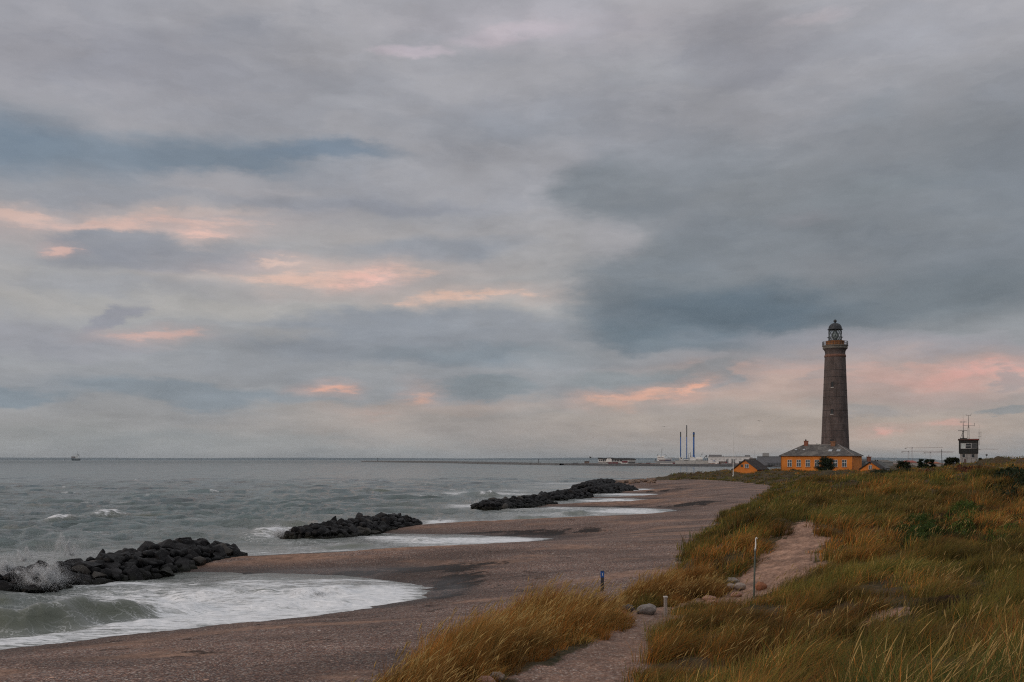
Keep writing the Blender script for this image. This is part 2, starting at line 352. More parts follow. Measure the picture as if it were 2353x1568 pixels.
def terrain(x, y, detail=True):
    x = np.asarray(x, float); y = np.asarray(y, float)
    wob = sstep(np.hypot(x, y), 20, 60)
    s = sdist(x, y, SHORE) + fbm(x * .35, y * .35, 3) * .45 + fbm(x * 1.3, y * 1.3, 3, 6) * .22 + fbm(x * .22, y * 1.3, 3, 12) * 1.5 * np.exp(-(((x + 5.5) / 3.0) ** 2 + ((y - 52.5) / 5) ** 2))
    flat = (1 - sstep(s, 2, 10)) * np.maximum(sstep(y, 120, 150), .45 * sstep(y, 58, 62))
    zb = np.where(s > 0, 1.95 * (1 - np.exp(-s / 14)) * (1 - .82 * flat), np.maximum(s * .12, -3))
    zb = np.where((s > 0) & (y > 900), np.minimum(2.3, s * .5), zb)
    zb = zb + fbm(x * .12, y * .12, 3, 5) * .10 * sstep(s, 1, 8)
    d = sdist(x, y, DUNE) + fbm(x * .22, y * .22, 3, 3) * 1.2 * sstep(y, 35, 60)
    zr = rbf(x, y)
    far = sstep(y, 40, 120)
    hum = fbm(x * .17, y * .17, 4, 11) * (.5 * sstep(y, 8, 30) + 1.0 * far) - .2 * far + fbm(x * .05, y * .05, 3, 23) * (1.5 * far) * (1 - .8 * sstep(y, 190, 240))
    pd_, pw = pdist(x, y, PATH)
    hum = hum * sstep(pd_, .8, 3) * 1.25 + np.abs(fbm(x * .9, y * .9, 3, 31)) * .12
    wd = 2.0 + 6 * far + 3.5 * sstep(y, 44, 52)
    k = sstep(d, 0, wd)
    z = zb * (1 - k) + (zr + hum) * k
    z = z + fbm(x * 2.2, y * 2.2, 3, 37) * .05 * (1 - sstep(pd_, pw, pw + .6)) * sstep(y, 28, 34) * (y < 60)
    z = np.where(y > 900, zb, z)
    return z, s, d, pd_, pw
def tz(x, y):
    return float(terrain(np.array([x]), np.array([y]))[0][0])

BARE = [(9.4, 24, 1.2), (8.0, 23.4, .7), (5.2, 17.6, .5)]
def masks(x, y, z, s, d, pd_, pw):
    n1 = fbm(x * .5, y * .5, 3, 41)
    grass = sstep(d + n1 * 1.2, -.2, .9)
    path = 1 - sstep(pd_ + n1 * .6 + fbm(x * 2, y * 2, 2, 43) * .6 * sstep(y, 30, 36) + .2 * fbm(x * 2, y * 2, 2, 43), pw * .8, pw * 1.25 + .1)
    for bx, by, br in BARE: path = np.maximum(path, 1 - sstep(np.hypot((x - bx), (y - by) * .9) + n1 * .8, br * .7, br))
    for (cx_, cy_, crx, cry) in [(7.2,34.0,1.1,1.7),(8.9,35.0,1.5,1.3),(4.0,29.2,1.3,1.7),(5.6,31.2,.9,1.1),(6.6,32.3,1.3,1.0),(4.3,27.6,.6,1.2),(8.2,32.6,1.2,.7)]:
        path = np.maximum(path, 1 - sstep(np.hypot((x - cx_) / crx, (y - cy_) / cry) + n1 * .15, .85, 1.05))
    grass = grass * (1 - path)
    sand = path * sstep(y, 30, 36)
    sand = np.maximum(sand, (.45 + .3 * (x > 4.5)) * path * (y < 36))
    n2 = fbm(x * .12, y * .3, 4, 51)
    sb = (1 - grass) * (1 - path) * sstep(n2, .05, .35) * .7 * sstep(s, 2, 6)
    n3 = fbm(x * .1, y * .45, 3, 55)
    # bare sand on the spits behind the breakwaters
    for (ax, ay, bx, by, ww) in [(-22,66,-6,70,3.0),(-12,99,6,103,2.6),(3,153,22,152,2.0),(12,184,30,186,1.8),(20,211,36,212,1.6)]:
        dd, _ = pdist(x, y, [(ax, ay, 1), (bx, by, 1)])
        sb = np.maximum(sb, (1 - sstep(dd, ww * .5, ww * 1.3)) * sstep(n3, -.25, .1) * .9)
    sand = np.maximum(sand, sb)
    wet = np.exp(-np.maximum(s, 0) / (1.6 + .014 * y)) * (.85 + .5 * n3)
    wet = np.clip(wet, 0, 1)
    kelp = np.zeros_like(x)
    n4 = fbm(x * .45, y * .9, 4, 61)
    for (kx, ky, rx, ry) in [(-6.5,60.5,6,1.5),(-3.0,55.5,1.6,4.5),(-3.5,50.5,1.1,2.5),(3,91.5,6,1.6),(-13,69.5,7,.5),(14,148,6,1.2),(24,178,4,.8),(-17,60.8,1.4,.7),(26,145,6,2),(32,209,5,1),(1,93.5,8,.9),(-8,104,6,.6)]:
        e = ((x - kx) / rx) ** 2 + ((y - ky) / ry) ** 2
        kelp = np.maximum(kelp, np.exp(-e * 1.1) * (1.0 + n4 * 2.0))
    for (ps, wd_, st_) in [(3.4, .30, .55), (6.2, .5, .45), (10.5, .6, .4)]:
        kelp = np.maximum(kelp, st_ * np.exp(-((s - ps - n3 * 2.5) / wd_) ** 2) * sstep(n4, -.3, .2) * (y > 30))
    kelp = np.clip(kelp * 1.15, 0, 1)
    wet = np.clip(wet + .7 * np.exp(-(((x + 3.6) / 1.6) ** 2 + ((y - 53) / 3.6) ** 2)) + .8 * np.exp(-(((x + 9) / 7) ** 2 + ((y - 61.5) / 1.6) ** 2)), 0, 1)
    return grass, sand, wet, kelp

def build_ground():
    a_in = np.linspace(-.62, .62, 760)
    a_out = np.array([.66, .72, .8, .9, 1.05, 1.3, 1.7, 2.4, 4.0])
    a = np.r_[-a_out[::-1], a_in, a_out]
    ys = [-10.5]
    while ys[-1] < 40000:
        Y = ys[-1]; ys.append(Y + max(.10, abs(Y) * (.0075 if Y < 330 else .02)))
    Yr = np.array(ys)
    Yg, Ag = np.meshgrid(Yr, a, indexing='ij'); X = Ag * (Yg + 12); Yg = Yg.copy()
    z, s, d, pd_, pw = terrain(X, Yg)
    near = sstep(Yg, 60, 20)
    z = z + fbm(X * 6, Yg * 6, 2, 77) * .02 * near
    g, sa, we, ke = masks(X, Yg, z, s, d, pd_, pw)
    ny, nx = X.shape
    V = np.stack([X, Yg, z], -1).reshape(-1, 3)
    i = np.arange(ny * nx).reshape(ny, nx)
    Fq = np.stack([i[:-1, :-1], i[:-1, 1:], i[1:, 1:], i[1:, :-1]], -1).reshape(-1, 4)
    keep = (s[:-1, :-1] > -25) | (s[1:, 1:] > -25) | (s[:-1, 1:] > -25)
    Fq = Fq[keep.ravel()]
    used = np.zeros(len(V), bool); used[Fq.ravel()] = True
    remap = np.cumsum(used) - 1
    at = np.stack([g, sa, we, ke], -1).reshape(-1, 4)[used]
    return npmesh('ground', V[used], [remap[Fq]], ground_mat(), {'mask': at})
def ground_mat():
    m, n = new_mat('shingle_sand_and_dune_soil')
    pos = n.n('ShaderNodeNewGeometry').outputs['Position']
    at = n.n('ShaderNodeAttribute', attribute_name='mask')
    sp = n.n('ShaderNodeSeparateColor', {0: at.outputs['Color']})
    gr, sa, we = sp.outputs; ke = at.outputs['Alpha']
    def vor(scale):
        v = n.n('ShaderNodeTexVoronoi', {'Vector': pos, 'Scale': scale, 'Randomness': 1.0}); return v
    v1 = vor(10.0); v2 = vor(19.0); v3 = vor(4.2)
    pal = [(0.0, (.05, .038, .036, 1)), (.2, (.22, .10, .07, 1)), (.38, (.14, .125, .13, 1)), (.52, (.32, .16, .11, 1)), (.66, (.24, .205, .20, 1)),
           (.80, (.44, .27, .20, 1)), (.93, (.40, .37, .36, 1)), (1.0, (.66, .58, .52, 1))]
    def peb(v):
        r_ = n.n('ShaderNodeSeparateColor', {0: v.outputs['Color']}).outputs[0]
        c = n.ramp(r_, pal); edge = n.mr(v.outputs['Distance'], .22, .62, 1.05, .25)
        return n.vm('SCALE', c, c=edge)
    big = n.math('GREATER_THAN', n.n('ShaderNodeSeparateColor', {0: v3.outputs['Color']}).outputs[1], .95)
    shing = n.mix(n.mr(n.noise(pos, .8, 3), .4, .6), peb(v2), n.mix(.45, peb(v1), peb(v2)))
    shing = n.mix(n.math('MULTIPLY', big, n.mr(v3.outputs['Distance'], .32, .28)), shing, peb(v3))
    tone = n.noise(n.vm('MULTIPLY', pos, (.12, .3, .1)), 1.0, 5, .6)
    shing = n.vm('MULTIPLY', n.vm('SCALE', shing, c=n.mr(tone, .34, .66, .68, 1.65)), (1.03, 1.01, .96))
    shing = n.mix(.12, shing, n.mix(n.mr(n.noise(pos, .25, 4), .35, .65), (.20, .12, .095, 1), (.16, .12, .115, 1)))
    sn = n.noise(pos, 9, 5, .65); sn2 = n.noise(pos, 1.4, 4, .6)
    sandc = n.mix(n.mr(sn, .35, .65), (.22, .12, .08, 1), (.42, .26, .185, 1))
    sandc = n.vm('SCALE', sandc, c=n.mr(sn2, .35, .65, .60, 1.2))
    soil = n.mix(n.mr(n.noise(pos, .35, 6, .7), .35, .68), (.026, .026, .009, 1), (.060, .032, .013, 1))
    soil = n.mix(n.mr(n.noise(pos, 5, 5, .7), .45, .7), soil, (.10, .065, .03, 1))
    kn = n.noise(pos, 3.5, 5, .7)
    kelpc = n.mix(n.mr(kn, .55, .75), (.018, .013, .011, 1), (.11, .045, .018, 1))
    c = n.mix(sa, shing, sandc)
    wetc = n.vm('SCALE', c, c=n.mr(we, 0.0, .7, 1.0, .42))
    c = n.mix(n.mr(n.math('ADD', ke, n.mr(kn, .3, .7, -.38, .38)), .40, .62), wetc, kelpc)
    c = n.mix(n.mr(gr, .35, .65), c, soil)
    rough = n.mr(we, .25, 1.0, .85, .42)
    h = n.math('ADD', n.math('MULTIPLY', v1.outputs['Distance'], -.03), n.math('MULTIPLY', n.math('ADD', sn, n.noise(pos, 2.6, 4, .7)), .07))
    b = n.n('ShaderNodeBump', {'Strength': .8, 'Distance': 1.0, 'Height': h})
    p = princ(n, Base_Color=c, Roughness=rough, Normal=b); p.inputs['Specular IOR Level'].default_value = .22
    return finish(m, n, p)
ground = build_ground(); tag(ground, kind='structure')

# ------------------------------------------------------------------ the sea
FOAM = []    # x, y, rx, ry, strength
def fq(px, py, rx, ry, s_, z=0):
    a = G(px, py, z); b = G(px + rx, py, z)
    y1 = G(px, py - ry, z)[1]; y0 = G(px, py + ry, z)[1]
    FOAM.append((a[0], a[1], b[0] - a[0], (y1 - y0) / 2, s_))
for q in [(650,1395,350,40,.85),(430,1372,330,22,.92),(300,1350,230,12,.8),(620,1352,180,12,.85),(760,1350,120,12,.8),(60,1475,160,16,.95),(560,1425,260,22,1.0),(350,1440,160,16,1.0),(350,1465,300,22,.9),(800,1372,140,26,.95),(120,1480,260,14,.85),(450,1350,260,16,.6),(150,1385,260,14,.35),(900,1350,90,16,.7),
          (560,1430,260,18,.85),(60,1350,70,22,.9),(120,1455,200,12,.5),
          (200,1462,260,26,.8),(500,1408,250,32,1.0),(690,1388,200,42,1.05),(860,1372,120,36,1.1),(330,1438,160,20,.95),(250,1352,200,14,.55),(520,1335,200,12,.5),
          (1050,1243,220,10,.95),(1150,1242,120,9,1.0),(1440,1176,120,8,.95),(900,1236,90,7,.85),(700,1248,90,6,.6),(640,1230,70,12,.85),(690,1216,90,10,.5),(1015,1202,42,9,1.0),
          (1300,1184,190,9,.7),(1440,1177,110,6,.95),(1250,1170,150,5,.75),(1080,1163,60,6,.85),(1100,1136,160,3,.85),(970,1141,80,3,.7),(1180,1128,60,4,.7),
          (1420,1152,110,4,.95),(1440,1136,110,4,.9),(1480,1127,90,4,.95),(1330,1131,120,4,.6),(1300,1112,120,3,.7),(1270,1120,90,3,.5),
          (150,1196,38,5,.95),(243,1180,30,6,1.0),(170,1224,170,4,.55),(60,1232,120,3,.4),(30,1290,120,16,.6),(240,1270,110,8,.45),(420,1182,60,3,.25),
          (180,1376,90,6,.7),(350,1346,120,6,.6),(60,1178,60,3,.2),(880,1158,70,2.5,.25)]:
    fq(*q)
WAVES = []   # crest lines: (x0,y0,x1,y1,height,width,foam on crest)
def wq(x0, y0, x1, y1, h, w_, f_):
    a = G(x0, y0); b = G(x1, y1); WAVES.append((a[0], a[1], b[0], b[1], h, w_, f_))
wq(-150,1458,175,1436,1.05,1.0,.5); wq(150,1432,330,1410,.85,.9,.55); wq(330,1406,470,1398,.5,.8,.6); wq(420,1452,760,1420,.20,.5,.5); wq(250,1476,520,1452,.16,.4,.6); wq(430,1368,640,1362,.13,.5,.8); wq(560,1395,900,1380,.2,.5,.6); wq(-60,1382,40,1386,.30,.8,.1)
wq(690,1372,800,1366,.45,.7,1.0); wq(100,1202,180,1199,.60,1.6,1.0); wq(195,1190,300,1184,.85,1.9,.75); wq(300,1186,420,1187,.45,1.8,.15)
wq(985,1208,1045,1207,.7,1.3,1.0); wq(1290,1184,1350,1183,.65,1.5,.5); wq(1090,1141,1130,1139,.9,2.5,.7); wq(590,1234,690,1228,.8,1.8,.9)
wq(950,1246,990,1245,.38,.9,.6); wq(720,1262,860,1256,.22,1.0,0); wq(1180,1193,1260,1190,.40,1.4,.2); wq(640,1210,720,1206,.45,1.5,.3); wq(60,1165,130,1163,.5,1.8,.1)
wq(0,1212,90,1210,.4,1.4,.2); wq(1380,1154,1440,1153,.5,1.6,.9); wq(820,1133,900,1131,.6,2.5,.3)
def build_sea():
    a_in = np.linspace(-.62, .62, 1250); a_out = np.array([.66, .72, .8, .9, 1.05, 1.3, 1.7, 2.4, 4, 8])
    a = np.r_[-a_out[::-1], a_in, a_out]
    dys = np.r_[np.arange(0.12, 6, .12), np.arange(6, 60, .34), np.arange(60, 260, .48), np.linspace(262, 700, 40)]   # in px of a 1024 wide frame
    Yr = CAMZ * F * (1024 / 2353) / dys[::-1]
    Yg, Ag = np.meshgrid(Yr, a, indexing='ij'); X = Ag * Yg
    dY = np.gradient(Yr)[:, None] * np.ones_like(X); dX = (a_in[1] - a_in[0]) * Yg
    s = sdist(X, Yg, SHORE) + fbm(X * .22, Yg * 1.3, 3, 12) * 1.5 * np.exp(-(((X + 5.5) / 3.0) ** 2 + ((Yg - 52.5) / 5) ** 2))
    off = np.clip(-s, 0, 60)
    bay = sstep(off, 0, 30)
    # sheltered water inside the bays
    amp = .25 + .75 * bay
    z = np.zeros_like(X); rs = np.random.default_rng(3)
    cell = np.maximum(dX, dY * .6)
    wx, wy = X + fbm(X * .03, Yg * .03, 2) * 6, Yg + fbm(X * .04 + 7, Yg * .04, 2) * 6
    for i in range(80):
        lam = 1.1 * (15 / 1.1) ** (rs.random() ** 1.15); th = R(-98) + rs.normal() * .5
        kx, ky = math.cos(th) * 2 * math.pi / lam, math.sin(th) * 2 * math.pi / lam
        A = .0100 * lam ** .82
        att = np.clip(lam / (2.6 * cell) - .6, 0, 1)
        ph = kx * wx + ky * wy + rs.random() * 6.28
        z += A * att * (np.sin(ph) + .22 * np.cos(2 * ph))
    grp = .65 + .7 * np.clip(fbm(X * .02, Yg * .045, 3, 9) + .4, 0, 1)
    z *= amp * grp
    crest = z.copy()
    foam = np.zeros_like(X)
    for (fx, fy, rx, ry, st_) in FOAM:
        e = ((X - fx) / rx) ** 2 + ((Yg - fy) / ry) ** 2
        foam = np.maximum(foam, st_ * np.exp(-.7 * e ** 1.5))
    face = np.zeros_like(X)
    for (x0, y0, x1, y1, h, wd, cf) in WAVES:
        L = math.hypot(x1 - x0, y1 - y0); ux, uy = (x1 - x0) / L, (y1 - y0) / L
        nx_, ny_ = uy, -ux                                   # points to the shore (towards -Y)
        if ny_ > 0: nx_, ny_ = -nx_, -ny_
        al = (X - x0) * ux + (Yg - y0) * uy; ac = (X - x0) * nx_ + (Yg - y0) * ny_
        ac = ac + fbm(al * .35, al * 0 + y0, 3, 2) * wd * .8 + .10 * np.sin(al * 1.3 / wd) * wd
        lk = sstep(al, -L * .25, L * .25) * (1 - sstep(al, L * .75, L * 1.25))
        prof = np.where(ac < 0, np.exp(-(ac / (wd * 1.9)) ** 2), np.exp(-(ac / (wd * .62)) ** 2))
        hh = h * lk * (.85 + .35 * fbm(al * .5, al * 0 + 3 * y0, 3, 4)) * prof
        trough = -.22 * h * lk * np.exp(-((ac - wd * 1.5) / (wd * .8)) ** 2)
        z += hh + trough
        fc = cf * lk * np.exp(-((ac - wd * .15 * (cf > .6)) / (wd * (.28 + .45 * (cf > .6)))) ** 2) * (1 + fbm(al * 1.2, ac * 1.2, 3, 8))
        foam = np.maximum(foam * (1 - .75 * lk * (cf < .6) * np.exp(-((ac - wd * .5) / (wd * .7)) ** 2)), fc)
        face = np.maximum(face, lk * np.exp(-((ac - wd * .5) / (wd * .6)) ** 2))
    foam = np.maximum(foam, (np.where(Yg > 76, .50, .62) + .6 * fbm(X * .12, Yg * .3, 3, 29)) * sstep(-s, 9, 4) * (Yg > 36) * (Yg < 260) * (X > -24 + 0 * X) * sstep(-s, -1, .5) * (1 - (sstep(Yg, 57.5, 59) * (1 - sstep(Yg, 62, 64))) * .85) * (1 - face * .7))
    swash = np.exp(-(s / (.30 + .006 * Yg)) ** 2) * (.55 + .5 * fbm(X * .3, Yg * .3, 2, 33)) * (1 - .8 * sstep(Yg, 58, 59.5) * (1 - sstep(Yg, 62, 64)))
    foam = np.maximum(foam, swash * (s > -4))
    cap = sstep(crest / .10, 2.4, 3.6) * sstep(off, 12, 30) * sstep(fbm(X * .05, Yg * .05, 3, 19), .05, .25) * sstep(fbm(X * .5, Yg * .2, 3, 21), -.05, .25)
    foam = np.maximum(foam, cap * .85)
    churn = fbm(X * 1.1, Yg * 1.1, 4, 15) * .07 * np.clip(foam, 0, 1) * (1 - sstep(cell, .3, 1.2))
    z += churn
    z *= sstep(-s, -1.2, 2.5) * .92 + .08
    z += .02
    V = np.stack([X, Yg, z], -1).reshape(-1, 3); ny, nx = X.shape
    i = np.arange(ny * nx).reshape(ny, nx)
    Fq = np.stack([i[:-1, :-1], i[:-1, 1:], i[1:, 1:], i[1:, :-1]], -1).reshape(-1, 4)
    keep = (s[:-1, :-1] < 4) | (s[1:, 1:] < 4)
    Fq = Fq[keep.ravel()]
    used = np.zeros(len(V), bool); used[Fq.ravel()] = True; remap = np.cumsum(used) - 1
    cl = np.zeros((len(V), 4)); cl[:, 0] = np.clip(foam, 0, 1.2).ravel(); cl[:, 1] = face.ravel()
    cl[:, 2] = (sstep(-s, 0, 30)).ravel(); cl[:, 3] = 1
    return npmesh('sea', V[used], [remap[Fq]], sea_mat(), {'surf': cl[used]})
def sea_mat():
    m, n = new_mat('choppy_sea_water')
    pos = n.n('ShaderNodeNewGeometry').outputs['Position']
    at = n.n('ShaderNodeAttribute', attribute_name='surf')
    sp = n.n('ShaderNodeSeparateColor', {0: at.outputs['Color']}); fo, fa, of = sp.outputs
    dist = n.n('ShaderNodeCameraData').outputs['View Distance']
    dist = n.vm('LENGTH', pos)
    st = n.vm('MULTIPLY', pos, (.55, 1.0, 1.0))
    r1 = n.noise(n.vm('MULTIPLY', pos, (.5, 1.0, 1.0)), 1.15, 6, .62, .8); r2 = n.noise(n.vm('MULTIPLY', pos, (.35, .9, 1)), .5, 6, .62, .8); r3 = n.noise(n.vm('MULTIPLY', pos, (.3, .8, 1)), .11, 5, .62, .3)
    near = n.mr(dist, 40, 400, 1, .3); mid = n.mr(dist, 60, 900, .5, 1.2)
    h = n.math('ADD', n.math('MULTIPLY', n.math('MULTIPLY', r1, .62), near), n.math('ADD', n.math('MULTIPLY', n.math('MULTIPLY', r2, .42), mid), n.math('MULTIPLY', r3, n.mr(dist, 80, 400, .0, 1.5))))
    bm = n.n('ShaderNodeBump', {'Strength': n.mr(of, .0, .5, .22, 1.0), 'Distance': 1.0, 'Height': h})
    # foam: streaks drawn out along the crests, lace where it thins
    s1 = n.noise(n.vm('MULTIPLY', pos, (.26, 1.6, 1)), 1.1, 7, .70, 1.6)
    s2 = n.noise(n.vm('MULTIPLY', pos, (.7, 1.6, 1)), 3.6, 4, .65, .8)
    lace = n.n('ShaderNodeTexVoronoi', {'Vector': n.vm('MULTIPLY', n.vm('ADD', pos, n.vm('SCALE', n.noise(pos, 1.2, 3, .6, 0, 1), c=1.2)), (.5, 1.3, 1)), 'Scale': 1.5}, feature='DISTANCE_TO_EDGE').outputs[0]
    sn = n.math('ADD', n.math('MULTIPLY', s1, .68), n.math('MULTIPLY', s2, .32))
    th = n.math('ADD', n.math('SUBTRACT', n.mr(sn, .28, .72, .1, .9), 1.0), n.math('MULTIPLY', fo, .85))
    f = n.mr(th, .0, .30, 0, 1, True)
    hol = n.noise(n.vm('MULTIPLY', pos, (.8, 3.2, 1)), 1.1, 6, .7, 1.0)
    f = n.math('MULTIPLY', f, n.mr(n.math('ADD', hol, n.math('MULTIPLY', fo, .12)), .44, .60, .35, 1.0))
    lf = n.math('MULTIPLY', n.mr(lace, .04, .0), n.math('MULTIPLY', n.mr(fo, .15, .5, 0, .6), n.mr(fa, .1, .8, 1, .85)))
    f = n.math('MAXIMUM', f, lf)
    cn = n.noise(pos, .05, 4, .6)
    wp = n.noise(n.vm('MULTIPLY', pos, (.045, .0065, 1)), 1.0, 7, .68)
    body = n.mix(n.mr(cn, .35, .65), (.060, .092, .092, 1), (.080, .112, .110, 1))
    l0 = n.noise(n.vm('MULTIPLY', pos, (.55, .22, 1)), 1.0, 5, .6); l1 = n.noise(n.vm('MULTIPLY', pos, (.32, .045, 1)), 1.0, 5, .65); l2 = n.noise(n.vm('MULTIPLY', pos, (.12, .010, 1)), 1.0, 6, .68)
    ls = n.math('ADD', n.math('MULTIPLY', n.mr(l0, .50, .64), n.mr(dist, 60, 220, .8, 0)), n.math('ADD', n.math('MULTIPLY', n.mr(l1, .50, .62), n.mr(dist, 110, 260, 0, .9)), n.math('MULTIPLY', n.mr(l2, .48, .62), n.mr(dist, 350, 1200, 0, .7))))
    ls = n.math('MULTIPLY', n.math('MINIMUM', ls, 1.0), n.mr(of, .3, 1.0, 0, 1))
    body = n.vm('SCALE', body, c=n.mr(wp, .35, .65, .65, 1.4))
    body = n.vm('SCALE', body, c=n.mr(ls, 0, 1, 1.15, .30))  # dark streaks painted into the water colour for wave faces reflecting less sky
    body = n.mix(n.mr(of, .0, 1.0, .9, 0), body, (.15, .16, .145, 1))
    body = n.mix(n.math('MULTIPLY', fa, .85), body, (.085, .098, .066, 1))
    body = n.mix(n.mr(fo, 0, .9, 0, .5), body, (.24, .25, .24, 1))
    fc = n.mix(n.mr(s2, .3, .7), (.62, .64, .66, 1), (.88, .89, .91, 1))
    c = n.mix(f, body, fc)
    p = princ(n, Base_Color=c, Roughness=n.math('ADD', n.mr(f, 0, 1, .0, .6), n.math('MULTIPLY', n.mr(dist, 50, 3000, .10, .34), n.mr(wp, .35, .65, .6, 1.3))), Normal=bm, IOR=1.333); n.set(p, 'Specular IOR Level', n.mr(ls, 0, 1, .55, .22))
    return finish(m, n, p)
sea = build_sea(); tag(sea, kind='structure')

# far coast across the water
def far_coast():
    V = []; Fc = []; xs = np.linspace(-21000, 9000, 140)
    for i, x in enumerate(xs):
        h = 50 + 34 * float(fbm(np.array([x * .00023]), np.array([.5]), 4, 2)[0]) + 6 * math.sin(x * .0011)
        h *= .55 + .45 * min(1, max(0, (x + 21000) / 6000))
        for (dy, k) in ((0, 0), (300, .55), (900, 1.0), (2500, .9), (3500, -.1)): V.append((x, 21000 + dy, h * k - .5))
    for i in range(139):
        for j in range(4): a = i * 5 + j; Fc.append((a, a + 5, a + 6, a + 1))
    o = meshobj('hills', V, Fc, M('far_coast_haze_blue', (.030, .065, .085), .9, .3, .002), None, True); tag(o, kind='structure')  # blue of the distant haze is put into the base colour
far_coast()

# ------------------------------------------------------------------ rocks
def ico(sub):
    bm = bmesh.new(); bmesh.ops.create_icosphere(bm, subdivisions=sub, radius=1.0)
    v = np.array([q.co[:] for q in bm.verts]); f = np.array([[q.index for q in p.verts] for p in bm.faces]); bm.free(); return v, f
ICO3, ICO2 = ico(3), ico(2)
def rock_shape(seed, cuts=11, flat=.62, rough=.05, base=ICO3, round_=False):
    r_ = np.random.default_rng(seed); v = base[0].copy()
    if not round_:
        for i in range(cuts):
            n_ = r_.normal(size=3); n_ /= np.linalg.norm(n_); d = r_.uniform(flat - .14, flat + .22)
            pr = v @ n_; v -= n_ * np.maximum(0, pr - d)[:, None] * .96
    v += (fbm(v[:, 0] * 1.7 + seed, v[:, 1] * 1.7 + v[:, 2] * 1.3, 3) * rough * 2)[:, None] * base[0]
    v /= np.abs(v).max(0)
    return v * np.array([1, r_.uniform(.7, .95), r_.uniform(.62, .85)])
def rock_mesh(name, seed, mat, **k):
    v = rock_shape(seed, **k); me = bpy.data.meshes.new(name)
    f = (k.get('base') or ICO3)[1]
    me.from_pydata(v.tolist(), [], f.tolist()); me.materials.append(mat); me.update(); return me
def basalt_mat():
    m, n = new_mat('wet_black_rock')
    pos = n.n('ShaderNodeNewGeometry').outputs['Position']; oi = n.n('ShaderNodeObjectInfo').outputs['Random']
    a = n.noise(pos, 1.6, 6, .65); b = n.noise(pos, 9, 5, .7)
    c = n.mix(oi, (.006, .006, .007, 1), (.017, .016, .017, 1))
    c = n.mix(n.math('GREATER_THAN', n.math('FRACT', n.math('MULTIPLY', oi, 7.3)), .84), c, (.052, .047, .042, 1))
    c = n.mix(n.mr(a, .56, .70, 0, .7), c, (.036, .033, .031, 1))
    z = n.n('ShaderNodeSeparateXYZ', {0: pos}).outputs[2]
    c = n.mix(n.math('MULTIPLY', n.mr(z, .55, .15), n.mr(a, .35, .6)), c, (.012, .013, .008, 1))
    h = n.math('ADD', n.math('MULTIPLY', a, .10), n.math('MULTIPLY', b, .025))
    p = princ(n, Base_Color=c, Roughness=n.mr(b, .3, .7, .38, .72), Normal=n.n('ShaderNodeBump', {'Strength': .9, 'Distance': 1, 'Height': h}))
    p.inputs['Specular IOR Level'].default_value = .14
    return finish(m, n, p)
BAS = basalt_mat()
RK = [rock_mesh('boulder_%d' % i, 100 + i, BAS, cuts=7 + i % 5, flat=.52) for i in range(9)]
PYR = rock_mesh('pointed_boulder', 222, BAS, cuts=9)
for q in PYR.vertices:
    k = (q.co.z + .75) / 1.5; f_ = 1.1 - .68 * max(0, min(1, k)); q.co.x *= f_; q.co.y *= f_; q.co.z *= 1.05
def put_rock(me, loc, s, label, group, rot=None, cat='boulder', name='boulder', sq=(1, 1, 1)):
    o = bpy.data.objects.new(name, me); COL.objects.link(o); o.location = loc
    o.rotation_euler = rot or (random.uniform(-.5, .5), random.uniform(-.5, .5), random.uniform(0, 6.28))
    o.scale = (s * sq[0], s * sq[1], s * sq[2]); return tag(o, label, cat, group)
def rubble_mesh(name, items, mat, base=ICO2, label=None):
    vs_, fs = [], []; b = 0
    shapes = [rock_shape(300 + i, base=base) for i in range(8)]
    for k, (x, y, z, s) in enumerate(items):
        v = shapes[k % 8]; an = random.uniform(0, 6.28); c, s_ = math.cos(an), math.sin(an)
        tl = random.uniform(-.5, .5); v = v @ np.array([[c, s_, 0], [-s_, c, 0], [0, 0, 1]]) @ np.array([[1, 0, 0], [0, math.cos(tl), math.sin(tl)], [0, -math.sin(tl), math.cos(tl)]])
        vs_.append(v * s + (x, y, z)); fs.append(base[1] + b); b += len(v)
    o = npmesh(name, np.concatenate(vs_), [np.concatenate(fs)], mat, smooth=False)
    return tag(o, label, None, None, 'stuff')
def ring_pts(axis, n_try, hw, hts, smin, smax, seed, sep):
    r_ = random.Random(seed); segs = []
    tot = sum(math.dist(a, b) for a, b in zip(axis[:-1], axis[1:])); out_ = []
    for _ in range(n_try):
        d = r_.uniform(-.5, tot + .5); dd = min(max(d, 0), tot); acc = 0
        for a, b in zip(axis[:-1], axis[1:]):
            L = math.dist(a, b)
            if dd <= acc + L or (a, b) == (axis[-2], axis[-1]):
                t_ = (dd - acc) / L; break
            acc += L
        x = a[0] + (b[0] - a[0]) * t_; y = a[1] + (b[1] - a[1]) * t_; ux, uy = (b[0] - a[0]) / L, (b[1] - a[1]) / L
        k = d / tot; h = hts[0] + (hts[1] - hts[0]) * min(1, max(0, k * 1.6)) if k < .8 else hts[1] * (1 - (k - .8) * 1.6)
        o = r_.uniform(-1, 1); hwk = hw * (1 if .06 < k < .94 else .65)
        x += -uy * o * hwk; y += ux * o * hwk
        s = r_.uniform(smin, smax) * (1 - .2 * abs(o))
        z = (h - s * .55) * (1 - abs(o) ** 1.7) + .0 * abs(o) + r_.uniform(-.22, .20)
        if all((x - p[0]) ** 2 + (y - p[1]) ** 2 + (z - p[2]) ** 2 > (sep * (s + p[3])) ** 2 for p in out_):
            out_.append((x, y, z, s, o, k))
    return out_
